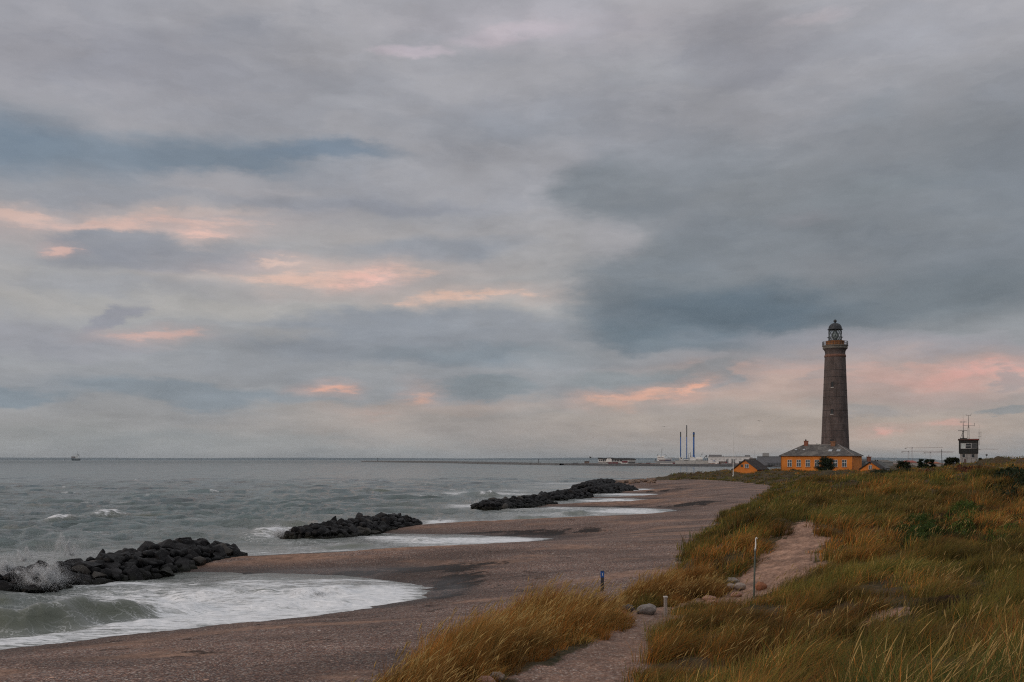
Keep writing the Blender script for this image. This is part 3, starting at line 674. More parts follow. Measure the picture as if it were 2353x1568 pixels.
ORD = 'first second third fourth fifth sixth seventh eighth ninth tenth eleventh twelfth thirteenth fourteenth fifteenth sixteenth seventeenth eighteenth nineteenth twentieth'.split() + ['twenty-' + q for q in 'first second third fourth fifth sixth seventh eighth ninth'.split()] + ['thirtieth'] + ['thirty-' + q for q in 'first second third fourth fifth sixth seventh eighth ninth'.split()] + ['fortieth'] + ['forty-' + q for q in 'first second third fourth fifth sixth seventh eighth ninth'.split()]
BW = [('nearest breakwater', [(-27.2,51.2),(-24.9,56.5),(-22.9,63.5),(-20.6,71)], 2.6, (0.85,1.5), .42, .98, 136, .46),
      ('second breakwater', [(-19.0,88.5),(-15.2,95.5),(-10.8,104.5)], 2.5, (0.9,1.45), .42, .95, 96, .46),
      ('third breakwater', [(-4.2,140.5),(0.4,148),(5.0,157)], 2.6, (1.2,1.5), .5, .95, 52, .46),
      ('fourth breakwater', [(5.4,170),(9,178),(13.4,188)], 2.7, (1.2,1.6), .55, 1.0, 30, .5)]
for bi, (nm, axis, hw, hts, s0, s1, cnt, sep) in enumerate(BW):
    pts = ring_pts(axis, 5200, hw, hts, s0, s1, 11 + bi, sep)
    pts.sort(key=lambda p: -p[3]); big = pts[:cnt]; rest = pts[cnt:]
    core = ring_pts(axis, 1500, hw * .92, (hts[0] - .5, hts[1] - .5), .35, .6, 51 + bi, .30)
    ROWS = ['open sea foot row', 'open sea slope row', 'crest row', 'bay slope row', 'bay foot row']
    rows = {}
    for q in big: rows.setdefault(min(4, int((q[4] + 1) * 2.5)), []).append(q)
    for ri, lst in rows.items():
        lst.sort(key=lambda q: q[5])
        for oi_, (x, y, z, s, o, k) in enumerate(lst):
            put_rock(RK[random.randrange(9)], (x, y, z), s, '%s boulder from the seaward end, %s, %s' % (ORD[oi_], ROWS[ri], nm), 'boulders of the %s' % nm)
    rubble_mesh('rubble', [(p[0], p[1], p[2], p[3]) for p in rest] + [(p[0], p[1], p[2] - .15, p[3]) for p in core], BAS)
def pr(px, py, Y): return D(px / 1.4653, py / 1.4653, Y)     # px in the 3448 px photograph
for (px, py, Y, s, me, lb, sq, rot) in [
    (1127,1758,97,.85,PYR,'tall pointed black boulder sticking up from the second breakwater',(1,1,1.1),(.1,.25,1)),
    (1282,1738,101,.9,RK[2],'square black block set on top of the second breakwater',(.9,.9,.8),(0,0,.3)),
    (1385,1758,105.5,1.25,RK[4],'large sloping black boulder at the sandy end of the second breakwater',(1,.8,.9),(0,.5,-.2)),
    (1266,1809.5,92,.55,RK[5],'lone flat black rock awash in the foam of the middle bay',(1,.7,.5),(0,0,.2)),
    (346,1862,62,.38,PYR,'small tooth shaped black stone on the crest of the nearest breakwater',(1,1,1),(0,.1,0)),
    (610,1829,68.6,1.0,RK[1],'big rounded black boulder topping the nearest breakwater',(1,.9,1),(0,.2,1)),
    (680,1836,70.5,.75,RK[6],'rounded black boulder beside the top boulder of the nearest breakwater',(1,.9,1),(0,.1,2)),
    (770,1862,71.5,.8,RK[3],'dark boulder standing where the nearest breakwater meets the spit',(.9,.8,1),(0,.5,0)),
    (812,1868,72.2,.55,RK[7],'low dark stone, last one on the beach end of the nearest breakwater',(1,.7,.7),(0,.3,0)),
    (380,1948,57.6,.6,RK[8],'flat black slab lying in the foam off the nearest breakwater',(1.3,.7,.45),(0,0,.3)),
    (700,1878,69,.4,RK[0],'brown seaweed covered stone at the foot of the nearest breakwater',(1,.9,.8),(0,0,1))]:
    p = pr(px, py, Y); put_rock(me, p, s * .8, lb, None, rot, sq=sq)
far_items = []
for axis, hw, h, seed, n_ in [([(15.5,203),(20,212),(26.5,236)], 3.6, 1.7, 5, 900), ([(17,228),(21,248),(27,266)], 4.2, 2.1, 6, 900)]:
    for p in ring_pts(axis, n_, hw, (h * .8, h), .55, 1.0, seed, .36): far_items.append(p[:4])
for k in range(26):
    t_ = random.random(); x, y, _ = G((1945 + 115 * t_) / 1.4653, (1641 - 6 * t_ + random.uniform(-2, 2)) / 1.4653, 0); far_items.append((x, y, .05, random.uniform(.3, .65)))
far_items.sort(key=lambda p: -p[3] * (1 if p[1] < 236 else .8))
rubble_mesh('rubble', far_items, BAS)
BRN = M('brown_revetment_stone', (.16, .105, .075), .85, .45, .6, 0, .5)
bi_ = []
for k in range(170):
    px, py = 2040 + 165 * random.random(), 1617 + 15 * random.random(); Y = 252 + 26 * (1632 - py) / 15 + random.uniform(-4, 4)
    x = (px - 1724) / 3447.6 * 35 / 36 * 0 + (px - 1724) / (F * 1.4653) * Y; bi_.append((x, Y, max(0, tz(x, Y)) + .25, random.uniform(.35, .8)))
rubble_mesh('stone_rubble', bi_, BRN)

def stone_mat(name, c1, c2, lichen=.3):
    m, n = new_mat(name); pos = n.n('ShaderNodeTexCoord').outputs['Object']
    a = n.noise(pos, 2.5, 6, .7); b = n.noise(pos, 22, 4, .7); v = n.n('ShaderNodeTexVoronoi', {'Vector': pos, 'Scale': 30}).outputs['Color']
    c = n.mix(n.mr(a, .35, .65), c1 + (1,), c2 + (1,)); c = n.vm('SCALE', c, c=n.mr(n.n('ShaderNodeSeparateColor', {0: v}).outputs[0], 0, 1, .78, 1.15))
    c = n.mix(n.mr(b, .62, .7, 0, lichen), c, (.5, .47, .42, 1))
    p = princ(n, Base_Color=c, Roughness=.85, Normal=n.n('ShaderNodeBump', {'Strength': .4, 'Distance': .05, 'Height': b}))
    return finish(m, n, p)
S_BEI = stone_mat('beige_granite', (.26, .20, .17), (.38, .31, .26)); S_ORA = stone_mat('rusty_granite', (.24, .09, .045), (.33, .14, .07), .1)
S_PNK = stone_mat('pink_granite', (.30, .15, .11), (.40, .23, .17)); S_GRY = stone_mat('grey_granite', (.20, .17, .155), (.32, .28, .25)); S_DRK = stone_mat('dark_granite', (.07, .06, .058), (.13, .11, .10))
rd = [rock_mesh('smooth_boulder_%d' % i, 400 + i, None, round_=True, rough=.16) for i in range(4)]
for me in rd: me.polygons.foreach_set('use_smooth', [True] * len(me.polygons))
for (px, py, wpx, sx_, sz_, mt, lb, zz) in [
    (2467,1954,56,1.15,.50,S_GRY,'long pale grey boulder lying behind the beige one left of the tall post',0),
    (2463,1979,36,1,.8,S_BEI,'beige boulder half hidden by grass left of the round boulder',0),
    (2494,1977,44,1,.78,S_BEI,'round smooth beige boulder left of the tall post',0),
    (2564,1976,43,1,.78,S_ORA,'round rust orange boulder right of the tall post',0),
    (2482,1999,44,1.2,.5,S_PNK,'flat pinkish stone in front of the round beige boulder',0),
    (2330,1986,34,1,.8,S_BEI,'tan stone hidden in the grass between the tufts and the short post',0),
    (2391,2012,50,1.2,.55,S_PNK,'reddish boulder behind the long flat slab beyond the short post',0),
    (2404,2026,64,1.35,.42,S_PNK,'long flat pink slab below the windblown tufts',0),
    (2408,2038,52,1.3,.40,S_GRY,'low grey green slab in front of the long pink slab',0),
    (2168,2028,36,1,.75,S_PNK,'small pinkish stone behind the grey boulder left of the short post',0),
    (2115,2050,44,1.1,.7,S_DRK,'dark brown stone between the pink and the grey boulders',0),
    (2180,2049,78,1.3,.52,S_GRY,'wide grey boulder left of the short wooden post',0),
    (2078,2060,60,1.35,.45,S_PNK,'long pink stone at the foot of the big grass clump',0),
    (2102,2072,52,1.4,.25,S_PNK,'thin pink slab lying on the path edge by the grass',0),
    (1674,2279,58,1.2,.62,S_BEI,'beige boulder at the bottom edge of the path',0),
    (1636,2296,74,1.2,.6,S_PNK,'pink boulder cut by the bottom edge beside the path',0),
    (1572,2282,40,1,.8,S_DRK,'dark bluish stone at the foot of the grass clump',0),
    (2262,2084,20,1,.5,S_GRY,'small pale stone just right of the short wooden post',0)]:
    zg = 2.4
    for _ in range(6):
        p = G(px / 1.4653, (py + wpx * .28) / 1.4653, zg); zg = tz(p[0], p[1])
    r_ = wpx / (F * 1.4653) * p[1] / 2
    me = rd[random.randrange(4)].copy(); me.materials.clear(); me.materials.append(mt)
    put_rock(me, (p[0], p[1] + r_ * .5, zg + r_ * sz_ * .7), 1, lb, None, (random.uniform(-.1, .1), random.uniform(-.1, .1), random.uniform(-.3, .3)), sq=(r_, r_ * .8, r_ * sz_ * 1.25))

# ------------------------------------------------------------------ grass
def blade_mat():
    m, n = new_mat('marram_grass'); at = n.n('ShaderNodeAttribute', attribute_name='tint').outputs['Color']
    d = princ(n, Base_Color=at, Roughness=.7); d.inputs['Specular IOR Level'].default_value = .12
    tr = n.n('ShaderNodeBsdfTranslucent', {0: at})
    return finish(m, n, n.n('ShaderNodeMixShader', {0: .28, 1: d.outputs[0], 2: tr.outputs[0]}))
BM = blade_mat()
GREEN = np.array([.078, .082, .017]); OLIVE = np.array([.140, .114, .025]); BROWN = np.array([.190, .085, .026]); ORANGE = np.array([.43, .160, .030]); STRAW = np.array([.54, .36, .13]); DGREEN = np.array([.040, .068, .017]); GREY = np.array([.11, .10, .05])
def pick(tw, n_, r_):
    """tw: (n,k) weights over the palette"""
    c = np.cumsum(tw, 1); c /= c[:, -1:]; u = r_.random(n_)[:, None]; return (u > c).sum(1)
PAL = np.array([DGREEN, GREEN, OLIVE, BROWN, ORANGE, STRAW])
def make_blades(base, h, lean, laz, wdt, colr, nseg, seed, tip=None, curl=1.0):
    r_ = np.random.default_rng(seed); n_ = len(base)
    ts = np.linspace(0, 1, nseg + 1)
    face = r_.uniform(0, math.pi, n_); dx, dy = np.cos(face), np.sin(face)
    lx, ly = np.cos(laz), np.sin(laz)
    Vs, Cs = [], []
    for j, t_ in enumerate(ts):
        out_ = lean * h * t_ ** (1 + curl); up = h * t_ * (1 - .35 * np.clip(lean, 0, 1.6) * t_)
        cx_ = base[:, 0] + lx * out_; cy_ = base[:, 1] + ly * out_; cz_ = base[:, 2] + up
        cc = colr * (1 if tip is None else 1) if tip is None else colr * (1 - t_ ** 1.5) + tip * t_ ** 1.5
        if j < nseg:
            ww = wdt * (1 - .75 * t_ ** 1.4) * .5
            for sg in (-1, 1): Vs.append(np.stack([cx_ + sg * dx * ww, cy_ + sg * dy * ww, cz_], -1)); Cs.append(cc)
        else: Vs.append(np.stack([cx_, cy_, cz_], -1)); Cs.append(cc)
    V = np.stack(Vs, 1); C = np.stack(Cs, 1); k = V.shape[1]
    b = (np.arange(n_) * k)[:, None]; Q = []
    for j in range(nseg - 1): Q.append(b + np.array([2 * j, 2 * j + 1, 2 * j + 3, 2 * j + 2]))
    T = b + np.array([2 * (nseg - 1), 2 * (nseg - 1) + 1, 2 * nseg])
    return V.reshape(-1, 3), (np.concatenate(Q) if Q else np.zeros((0, 4), int)), T, C.reshape(-1, 3)
class GR:
    def __init__(s): s.V = []; s.Q = []; s.T = []; s.C = []; s.b = 0
    def add(s, V, Q, T, C):
        s.V.append(V); s.Q.append(Q + s.b); s.T.append(T + s.b); s.C.append(C); s.b += len(V)
    def build(s, name, parent=None):
        C = np.concatenate(s.C); C = np.c_[np.clip(C, 0, 1), np.ones(len(C))]
        Q = np.concatenate(s.Q); Fq = [np.concatenate(s.T)]
        if len(Q): Fq.insert(0, Q)
        return npmesh(name, np.concatenate(s.V), Fq, BM, {'tint': C}, parent=parent)
WIND = R(15)        # leaves and stalks bend to the right, slightly away
def tufts(gr, cx_, cy_, cz_, nb, hmean, spread, wdt, nseg, seed, wt, lean=.55, tipmix=.5, hvar=.25, cscale=1.0):
    """many tufts at once; cx_.. arrays; wt (n,6) palette weights; hmean, spread arrays or numbers"""
    r_ = np.random.default_rng(seed); n_ = len(cx_) * nb
    hm = np.broadcast_to(hmean, cx_.shape); sp = np.broadcast_to(spread, cx_.shape)
    rep = lambda a: np.repeat(a, nb)
    rr = rep(sp) * np.sqrt(r_.random(n_)); aa = r_.uniform(0, 6.283, n_)
    bx, by = rep(cx_) + rr * np.cos(aa), rep(cy_) + rr * np.sin(aa)
    h = rep(hm) * (1 + r_.normal(size=n_) * hvar) * (1 - .25 * rr / rep(sp)); h = np.clip(h, .05, 3)
    # direction: outward from tuft plus wind
    ox = np.cos(aa) * rr / rep(sp) * .75 + math.cos(WIND) * .75 + r_.normal(size=n_) * .28
    oy = np.sin(aa) * rr / rep(sp) * .75 + math.sin(WIND) * .75 + r_.normal(size=n_) * .28
    ln = lean * np.clip(np.hypot(ox, oy), .1, 1.6) * r_.uniform(.6, 1.3, n_)
    idx = pick(np.repeat(wt, nb, 0), n_, r_)
    tn = np.clip(1 + 1.3 * fbm(cx_ * .22, cy_ * .22, 3, 97) + 1.2 * fbm(cx_ * .9, cy_ * .9, 2, 99), .4, 1.9)
    c = PAL[idx] * r_.uniform(.75, 1.25, (n_, 1)) * cscale * rep(tn)[:, None]
    tipc = c * (1 - tipmix) + tipmix * (ORANGE * .65 + STRAW * .35) * r_.uniform(.5, 1.1, (n_, 1))
    gr.add(*make_blades(np.stack([bx, by, rep(cz_) - .03], -1), h, ln, np.arctan2(oy, ox), wdt * r_.uniform(.7, 1.3, n_), c, nseg, seed + 1, tipc))
def stalks(gr, x, y, z, h, seed, wdt=.004, spike=.11, lean=.45, k=1.0):
    """seed heads: thin stem and a thicker pale spike on its end"""
    r_ = np.random.default_rng(seed); n_ = len(x); h = np.broadcast_to(h, x.shape) * r_.uniform(.8, 1.2, n_)
    ln = lean * r_.uniform(.4, 1.5, n_); la = WIND + r_.normal(size=n_) * .45
    face = r_.uniform(0, 3.14, n_); ts = [0, .35, .62, .80, .86, .93, 1.0]; ws = [.9, .7, .55, .5, 2.4, 2.0, .3]
    Vs, Cs = [], []
    for t_, w_ in zip(ts, ws):
        o_ = ln * h * t_ ** 2.1; up = h * t_ * (1 - .33 * ln * t_)
        cx_ = x + np.cos(la) * o_; cy_ = y + np.sin(la) * o_; cz_ = z + up
        cc = np.where(t_ < .8, 1.0, 1.15) * (STRAW * (.75 if t_ < .5 else 1.0)) * k
        for s_ in (0, 1, 2):
            a_ = face + s_ * 2.094; Vs.append(np.stack([cx_ + np.cos(a_) * wdt * w_, cy_ + np.sin(a_) * wdt * w_, cz_], -1)); Cs.append(np.broadcast_to(cc, (n_, 3)) * r_.uniform(.75, 1.1, (n_, 1)))
    V = np.stack(Vs, 1); C = np.stack(Cs, 1); b = (np.arange(n_) * 21)[:, None]; Q = []
    for j in range(6):
        for s_ in range(3): q0, q1 = 3 * j + s_, 3 * j + (s_ + 1) % 3; Q.append(b + np.array([q0, q1, q1 + 3, q0 + 3]))
    T = b + np.array([18, 19, 20])
    gr.add(V.reshape(-1, 3), np.concatenate(Q), T, C.reshape(-1, 3))
def tuss(x, y): f_ = .75 - .4 * sstep(y, 60, 130); return np.clip(.52 + 1.9 * fbm(x * f_, y * f_, 2, 87), .06, 1)
def scatter(n_, y0, y1, a0, a1, seed, keep=None):
    """points spread evenly over the ground of a wedge in front of the dune top"""
    r_ = np.random.default_rng(seed); y = np.sqrt(r_.uniform(y0 ** 2, y1 ** 2, n_)); a = r_.uniform(a0, a1, n_); x = a * y
    z, s, d, pd_, pw = terrain(x, y); g, sa, we, ke = masks(x, y, z, s, d, pd_, pw)
    k = (g > r_.uniform(.25, .95, n_)) & (d > -.3) & (r_.random(n_) < tuss(x, y))
    if keep is not None: k &= keep(x, y)
    return x[k], y[k], z[k], d[k]
def tone_weights(x, y, d, seed=0):
    n1 = fbm(x * .11 + seed, y * .11, 3, 71) * 1.5; n2 = fbm(x * .4, y * .4, 3, 73) * 1.4
    gr_ = np.clip(.50 + 1.3 * n1 + .5 * n2, .05, 1); br = np.clip(.50 - 1.3 * n1 + .7 * n2, .05, 1)
    st = np.clip(.10 + .35 * n2, .02, .5)
    gr_ = gr_ + .7 * sstep(y, 42, 48) * (1 - sstep(d, 6, 14)); br = br * (1 - .6 * sstep(y, 42, 48) * (1 - sstep(d, 6, 14)))
    fg = 1.35 + .7 * sstep(y, 30, 45)
    W = np.stack([.45 * gr_ * fg, .62 * gr_ * fg, 1.0 + 0 * x, 1.1 * br, .50 * br, .4 * st], 1)
    return W
def hnoise(x, y): return np.clip(1 + 1.2 * fbm(x * .33, y * .33, 3, 81), .45, 1.6) * (.55 + .6 * tuss(x, y))
def clearclump(x, y): return (np.hypot(x - 3.2, y - 27.0) > .1)
# far to near: each band gets finer and denser tufts
g1 = GR(); x, y, z, d = scatter(44000, 118, 330, .16, .62, 1); tufts(g1, x, y, z, 9, .42 * hnoise(x, y), .75, .10, 2, 2, tone_weights(x, y, d), .7, .22)
g1.build('dune_grass')['kind'] = 'stuff'
g2 = GR(); x, y, z, d = scatter(26000, 62, 118, .10, .64, 3); tufts(g2, x, y, z, 16, .55 * hnoise(x, y), .50, .042, 2, 4, tone_weights(x, y, d), .75, .22)
g2.build('dune_grass')['kind'] = 'stuff'
g3 = GR(); x, y, z, d = scatter(14500, 36, 62, .09, .70, 5); tufts(g3, x, y, z, 26, .56 * hnoise(x, y), .36, .020, 3, 6, tone_weights(x, y, d), .8, .22)
g3.build('dune_grass')['kind'] = 'stuff'
def notfront(x, y): return ~((x < 4.4) & (y > 26.5) & (y < 40) & (x < 3.3 + .12 * (y - 26.5))) & ~((y < 33) & (x < .065 * y + .2 + np.clip((27 - y), 0, 20) * .0))
g4 = GR(); x, y, z, d = scatter(11000, 14, 36, .02, .80, 7, notfront); tufts(g4, x, y, z, 42, .50 * hnoise(x, y), .28, .0105, 3, 8, tone_weights(x, y, d), .85, .24)
g4.build('dune_grass')['kind'] = 'stuff'
def low(x, y): return (x > .36 * y)
g5 = GR(); x, y, z, d = scatter(2300, 4.5, 14, .10, .95, 9); kk = (x > .20 * y + 0.2); x, y, z, d = x[kk], y[kk], z[kk], d[kk]
tufts(g5, x, y, z, 60, .42 * hnoise(x, y), .24, .0075, 4, 10, tone_weights(x, y, d), .85, .22)
g5.build('dune_grass')['kind'] = 'stuff'
# seed heads over the dune
g6 = GR(); x, y, z, d = scatter(5200, 14, 60, .09, .70, 13); n_ = fbm(x * .25, y * .25, 3, 91); kk = n_ > .02; x, y, z = x[kk], y[kk], z[kk]
stalks(g6, x, y, z, .92, 14, .0065, lean=.5, k=.62)
g6.build('grass_stalks')['kind'] = 'stuff'

def blob_clump(name, pts, nt, nb, h, wdt, seed, label, wts, nst=0, sth=1.0, lean=.55, tipmix=.75, spread=.22, cs=1.0):
    """one windblown marram clump grown over a footprint polygon"""
    r_ = np.random.default_rng(seed); P = np.array(pts, float); lo, hi = P.min(0), P.max(0)
    x = r_.uniform(lo[0], hi[0], nt * 4); y = r_.uniform(lo[1], hi[1], nt * 4); sd = sdist(x, y, pts); k = sd > 0; x, y, sd = x[k][:nt], y[k][:nt], sd[k][:nt]
    z = terrain(x, y)[0]; dome = np.clip(sd / .9, .35, 1) * np.clip(1 + .8 * fbm(x * .6, y * .6, 3, seed), .6, 1.5)
    g = GR(); W = np.tile(np.array(wts, float), (len(x), 1)); k1 = fbm(x * .8, y * .8, 2, seed + 5); W[:, 1] *= np.clip(1 + 2 * k1, .2, 3); W[:, 4] *= np.clip(1 - 2 * k1, .2, 3)
    tufts(g, x, y, z, nb, h * dome, spread, wdt, 4, seed + 1, W, lean, tipmix, cscale=cs * 1.0)
    if nst:
        i = r_.integers(0, len(x), nst); stalks(g, x[i] + r_.normal(size=nst) * .15, y[i] + r_.normal(size=nst) * .15, z[i], sth * dome[i] ** .5, seed + 3, .006, lean=.5, k=.8)
    o = g.build(name); return tag(o, label, 'grass clump')
Wor = [.3, 1.0, .5, .6, 1.9, .7]
blob_clump('marram_grass_clump', [(-3.3,16.5),(-2.7,20.5),(-1.7,25.5),(-.2,29.5),(1.6,32.4),(2.5,33),(3.35,30.5),(3.35,27.6),(2.4,25.2),(1.2,22.8),(0.1,20.4),(-.5,18.6),(-.9,16.2)], 620, 64, .82, .0105, 501,
           'large orange tipped marram grass clump along the beach side of the path', Wor, 900, 1.05)
blob_clump('marram_grass_clump', [(5.8,38.2),(6.6,39.6),(8.0,39.6),(7.7,38.0),(6.6,37.4)], 110, 80, 1.4, .014, 511, 'rounded orange grass tuft at the back, against the gravel beach', Wor, 60, 1.1)
blob_clump('marram_grass_clump', [(6.0,34.4),(6.2,35.8),(7.2,36.3),(7.6,35.2),(7.0,34.1)], 95, 80, 1.3, .014, 521, 'bushy windswept grass tuft left of the pale boulders', Wor, 80, 1.15, lean=.75)
blob_clump('marram_grass_clump', [(3.6,31.6),(3.3,33.6),(4.4,35.6),(6.0,36.4),(6.1,34.0),(5.6,32.6),(5.2,31.6)], 150, 60, 1.0, .012, 531, 'ragged orange grass tuft right behind the short wooden post', Wor, 180, 1.1, lean=.7)
blob_clump('marram_grass_clump', [(4.75,29.6),(4.85,30.9),(5.6,31.6),(6.4,31.4),(6.0,29.9)], 42, 60, .62, .011, 541, 'dark green shaggy grass tuft at the foot of the short wooden post', [1.6, 1.4, .6, .4, .35, .2], 20, .8, tipmix=.35)
# tall green stand with straw seed heads, nearest the viewer
P5 = [(2.2,6.6),(2.6,8.4),(3.6,9.9),(5.2,11.0),(7.6,11.6),(10.5,11),(10,6),(5,5),(3,5.3)]
r_ = np.random.default_rng(61); x = r_.uniform(1.8, 10.5, 2600); y = r_.uniform(5.0, 11.6, 2600); k = (sdist(x, y, P5) > 0); x, y = x[k], y[k]; z = terrain(x, y)[0]
g7 = GR(); W = np.tile([1.4, 1.4, .7, .35, .12, .12], (len(x), 1)); tufts(g7, x[:1150], y[:1150], z[:1150], 90, .84 * np.clip(hnoise(x[:1150] * 1.4, y[:1150] * 1.4), .7, 1.2), .26, .0075, 5, 62, W[:1150], .8, .10, cscale=1.1)
i = r_.integers(0, len(x), 620); stalks(g7, x[i] + r_.normal(size=620) * .1, y[i] + r_.normal(size=620) * .1, z[i], 1.02, 63, .0026, lean=.5, k=.85)
tag(g7.build('marram_grass_clump'), 'tall dark green grass stand with straw seed heads nearest the viewer', 'grass clump')
# single stalks along the bottom edge
r_ = np.random.default_rng(71); x = np.r_[r_.uniform(.6, 2.6, 60)]; y = r_.uniform(7.5, 10.5, 60); k = x / y > .17; x, y = x[k], y[k]
# heather, creeping roses and other low plants
def leaf_patch(name, pts, n_, size, hgt, cols, seed, label, cat):
    r_ = np.random.default_rng(seed); P = np.array(pts, float); lo, hi = P.min(0), P.max(0)
    x = r_.uniform(lo[0], hi[0], n_ * 4); y = r_.uniform(lo[1], hi[1], n_ * 4); sd = sdist(x, y, pts) + fbm(x * .7, y * .7, 3, seed) * 1.2; k = sd > 0; x, y, sd = x[k][:n_], y[k][:n_], sd[k][:n_]
    z = terrain(x, y)[0] + hgt * np.clip(sd / 1.2, .2, 1) * r_.uniform(.3, 1.1, len(x)) * np.clip(1 + fbm(x * 1.3, y * 1.3, 3, seed), .4, 1.5)
    C = np.array(cols)[r_.integers(0, len(cols), len(x))] * r_.uniform(.6, 1.3, (len(x), 1))
    g = GR(); g.add(*make_blades(np.stack([x, y, z], -1), size * r_.uniform(.6, 1.4, len(x)), np.abs(r_.normal(size=len(x))) * 1.3, r_.uniform(0, 6.28, len(x)), size * .7, C, 2, seed, C))
    st_x, st_y = x[::9], y[::9]; sz_ = terrain(st_x, st_y)[0]
    g.add(*make_blades(np.stack([st_x, st_y, sz_], -1), np.full(len(st_x), hgt), np.full(len(st_x), .3), r_.uniform(0, 6, len(st_x)), .02, np.tile([.05, .035, .02], (len(st_x), 1)), 2, seed))
    return tag(g.build(name), label, cat)
def ell(px, py, rx, ry, zg, n_=14):
    return [G(px + rx * math.cos(a), py + ry * math.sin(a), zg)[:2] for a in np.linspace(0, 6.283, n_, endpoint=False)]
LG = [(.07, .105, .022), (.09, .125, .026), (.05, .075, .018)]
leaf_patch('low_shrub', ell(2120,1232,85,22,3.9), 14000, .08, .5, [(.040,.066,.016),(.055,.085,.02)], 801, 'dark green low shrub patch in the dune grass', 'shrub')
leaf_patch('low_shrub', ell(2225,1222,80,18,3.9), 14000, .08, .5, LG, 802, 'bright green creeping shrub patch in the middle of the dune', 'shrub')
leaf_patch('low_shrub', ell(2320,1250,70,20,3.9), 13000, .08, .5, LG, 803, 'bright green creeping shrub patch by the right edge', 'shrub')
leaf_patch('heather', ell(2180,1378,70,14,3.75), 9000, .05, .28, [(.075,.035,.032),(.05,.03,.022),(.09,.045,.045)], 804, 'purplish brown heather mat beside the bare sand patch', 'heather')
for k, (px, py, rx, ry, zg, c, lb) in enumerate([(2330,1108,70,12,5.6,(.018,.026,.012),'dark shrub hollow below the hillock at the right edge'), (2040,1082,60,5,5.4,(.022,.030,.014),'dark low scrub on the dune left of the black cabin'),
                                    (2160,1092,90,6,5.2,(.10,.038,.018),'reddish brown scrub on the slope below the black cabin'), (2230,1084,60,5,5.8,(.085,.033,.017),'rust coloured scrub just under the black cabin')]):
    leaf_patch('scrub', ell(px, py, rx, ry, zg), 9000, .22, .5, [c, tuple(q * 1.5 for q in c)], 810 + k, lb, 'scrub')

# ------------------------------------------------------------------ posts by the path
WOOD = M('weathered_wood', (.30, .26, .23), .85, .25, 3, 0, .4); STEEL = M('galvanised_steel', (.30, .32, .31), .5, .15, 5, .5)
WHITE = M('white_paint', (.74, .74, .72), .5, .08); BLACKP = M('black_paint', (.02, .021, .022), .5, .2)
def ground_at(px, py, z0=2.4):
    z = z0
    for _ in range(10):
        p = G(px / 1.4653, py / 1.4653, z); z = .5 * z + .5 * tz(p[0], p[1])
    return p[0], p[1], z
x, y, z = ground_at(2240.7, 2078)
k = y / (F * 1.4653)
r0 = empty('wooden_post', (x, y, z), .2, 'short weathered wooden post beside the path bend', 'post')
b = MB(); b.box(-4.6 * k, 4.6 * k, -4.6 * k, 4.6 * k, -.4, 66 * k); b.build('post', WOOD, r0)
b = MB(); b.box(-6.2 * k, 6.2 * k, -6.2 * k, 6.2 * k, 66 * k + .002, 70 * k); b.build('cap', M('pale_post_cap', (.52, .50, .47), .8), r0)
x, y, z = ground_at(2028, 1990, 2.1); k = y / (F * 1.4653)
r0 = empty('route_marker_post', (x, y, z), .05, 'dark post with a blue painted top behind the big grass clump', 'post')
b = MB(); b.box(-5 * k, 5 * k, -5 * k, 5 * k, -.4, 46 * k); b.build('post', M('dark_stained_wood', (.035, .035, .04), .8, .2, 4), r0)
b = MB(); b.box(-5.6 * k, 5.6 * k, -5.6 * k, 5.6 * k, 46.1 * k, 66 * k); tp = b.build('painted_top', M('blue_paint', (.02, .09, .32), .5), r0)
b = MB(); yy = -5.6 * k - .006
b.add([(-1.6 * k, yy, 52 * k), (-.2 * k, yy, 61 * k), (1.4 * k, yy, 61 * k), (.4 * k, yy, 56 * k), (2.2 * k, yy, 52 * k), (1.2 * k, yy, 52 * k), (0, yy, 55 * k), (-.8 * k, yy, 52 * k)], [(0, 1, 2, 3, 4, 5, 6, 7)]); b.build('white_mark', WHITE, tp)
b = MB(); b.box(-5 * k, 5 * k, -5 * k, 5 * k, 66.2 * k, 68.5 * k); b.build('cap', BLACKP, r0)
x, y, z = ground_at(2540, 2012, 2.3); k = y / (F * 1.4653)
r0 = empty('metal_post', (x, y, z), 0, 'tall thin metal post with a bent white tip at the foot of the sand path', 'post')
b = MB(); b.path([(-3 * k, 0, -.3), (3 * k, 0, 160 * k)], [3.4 * k, 2.9 * k], 10); b.build('pole', M('green_grey_metal', (.09, .115, .10), .55, .3, 4, .4), r0)
b = MB(); b.path([(3 * k, 0, 160 * k), (4.5 * k, 0, 175 * k), (4 * k, 0, 192 * k), (5.5 * k, 0, 200 * k), (8 * k, 0, 202 * k), (9.5 * k, 0, 197 * k)], [2.6 * k, 2.2 * k, 1.9 * k, 1.7 * k, 1.6 * k, 1.3 * k], 8); b.build('bent_tip', WHITE, r0)
b = MB(); b.tube((3 * k, 0, 158 * k), (3 * k, 0, 164 * k), 3.8 * k, 3.8 * k, 10); b.build('collar', STEEL, r0)

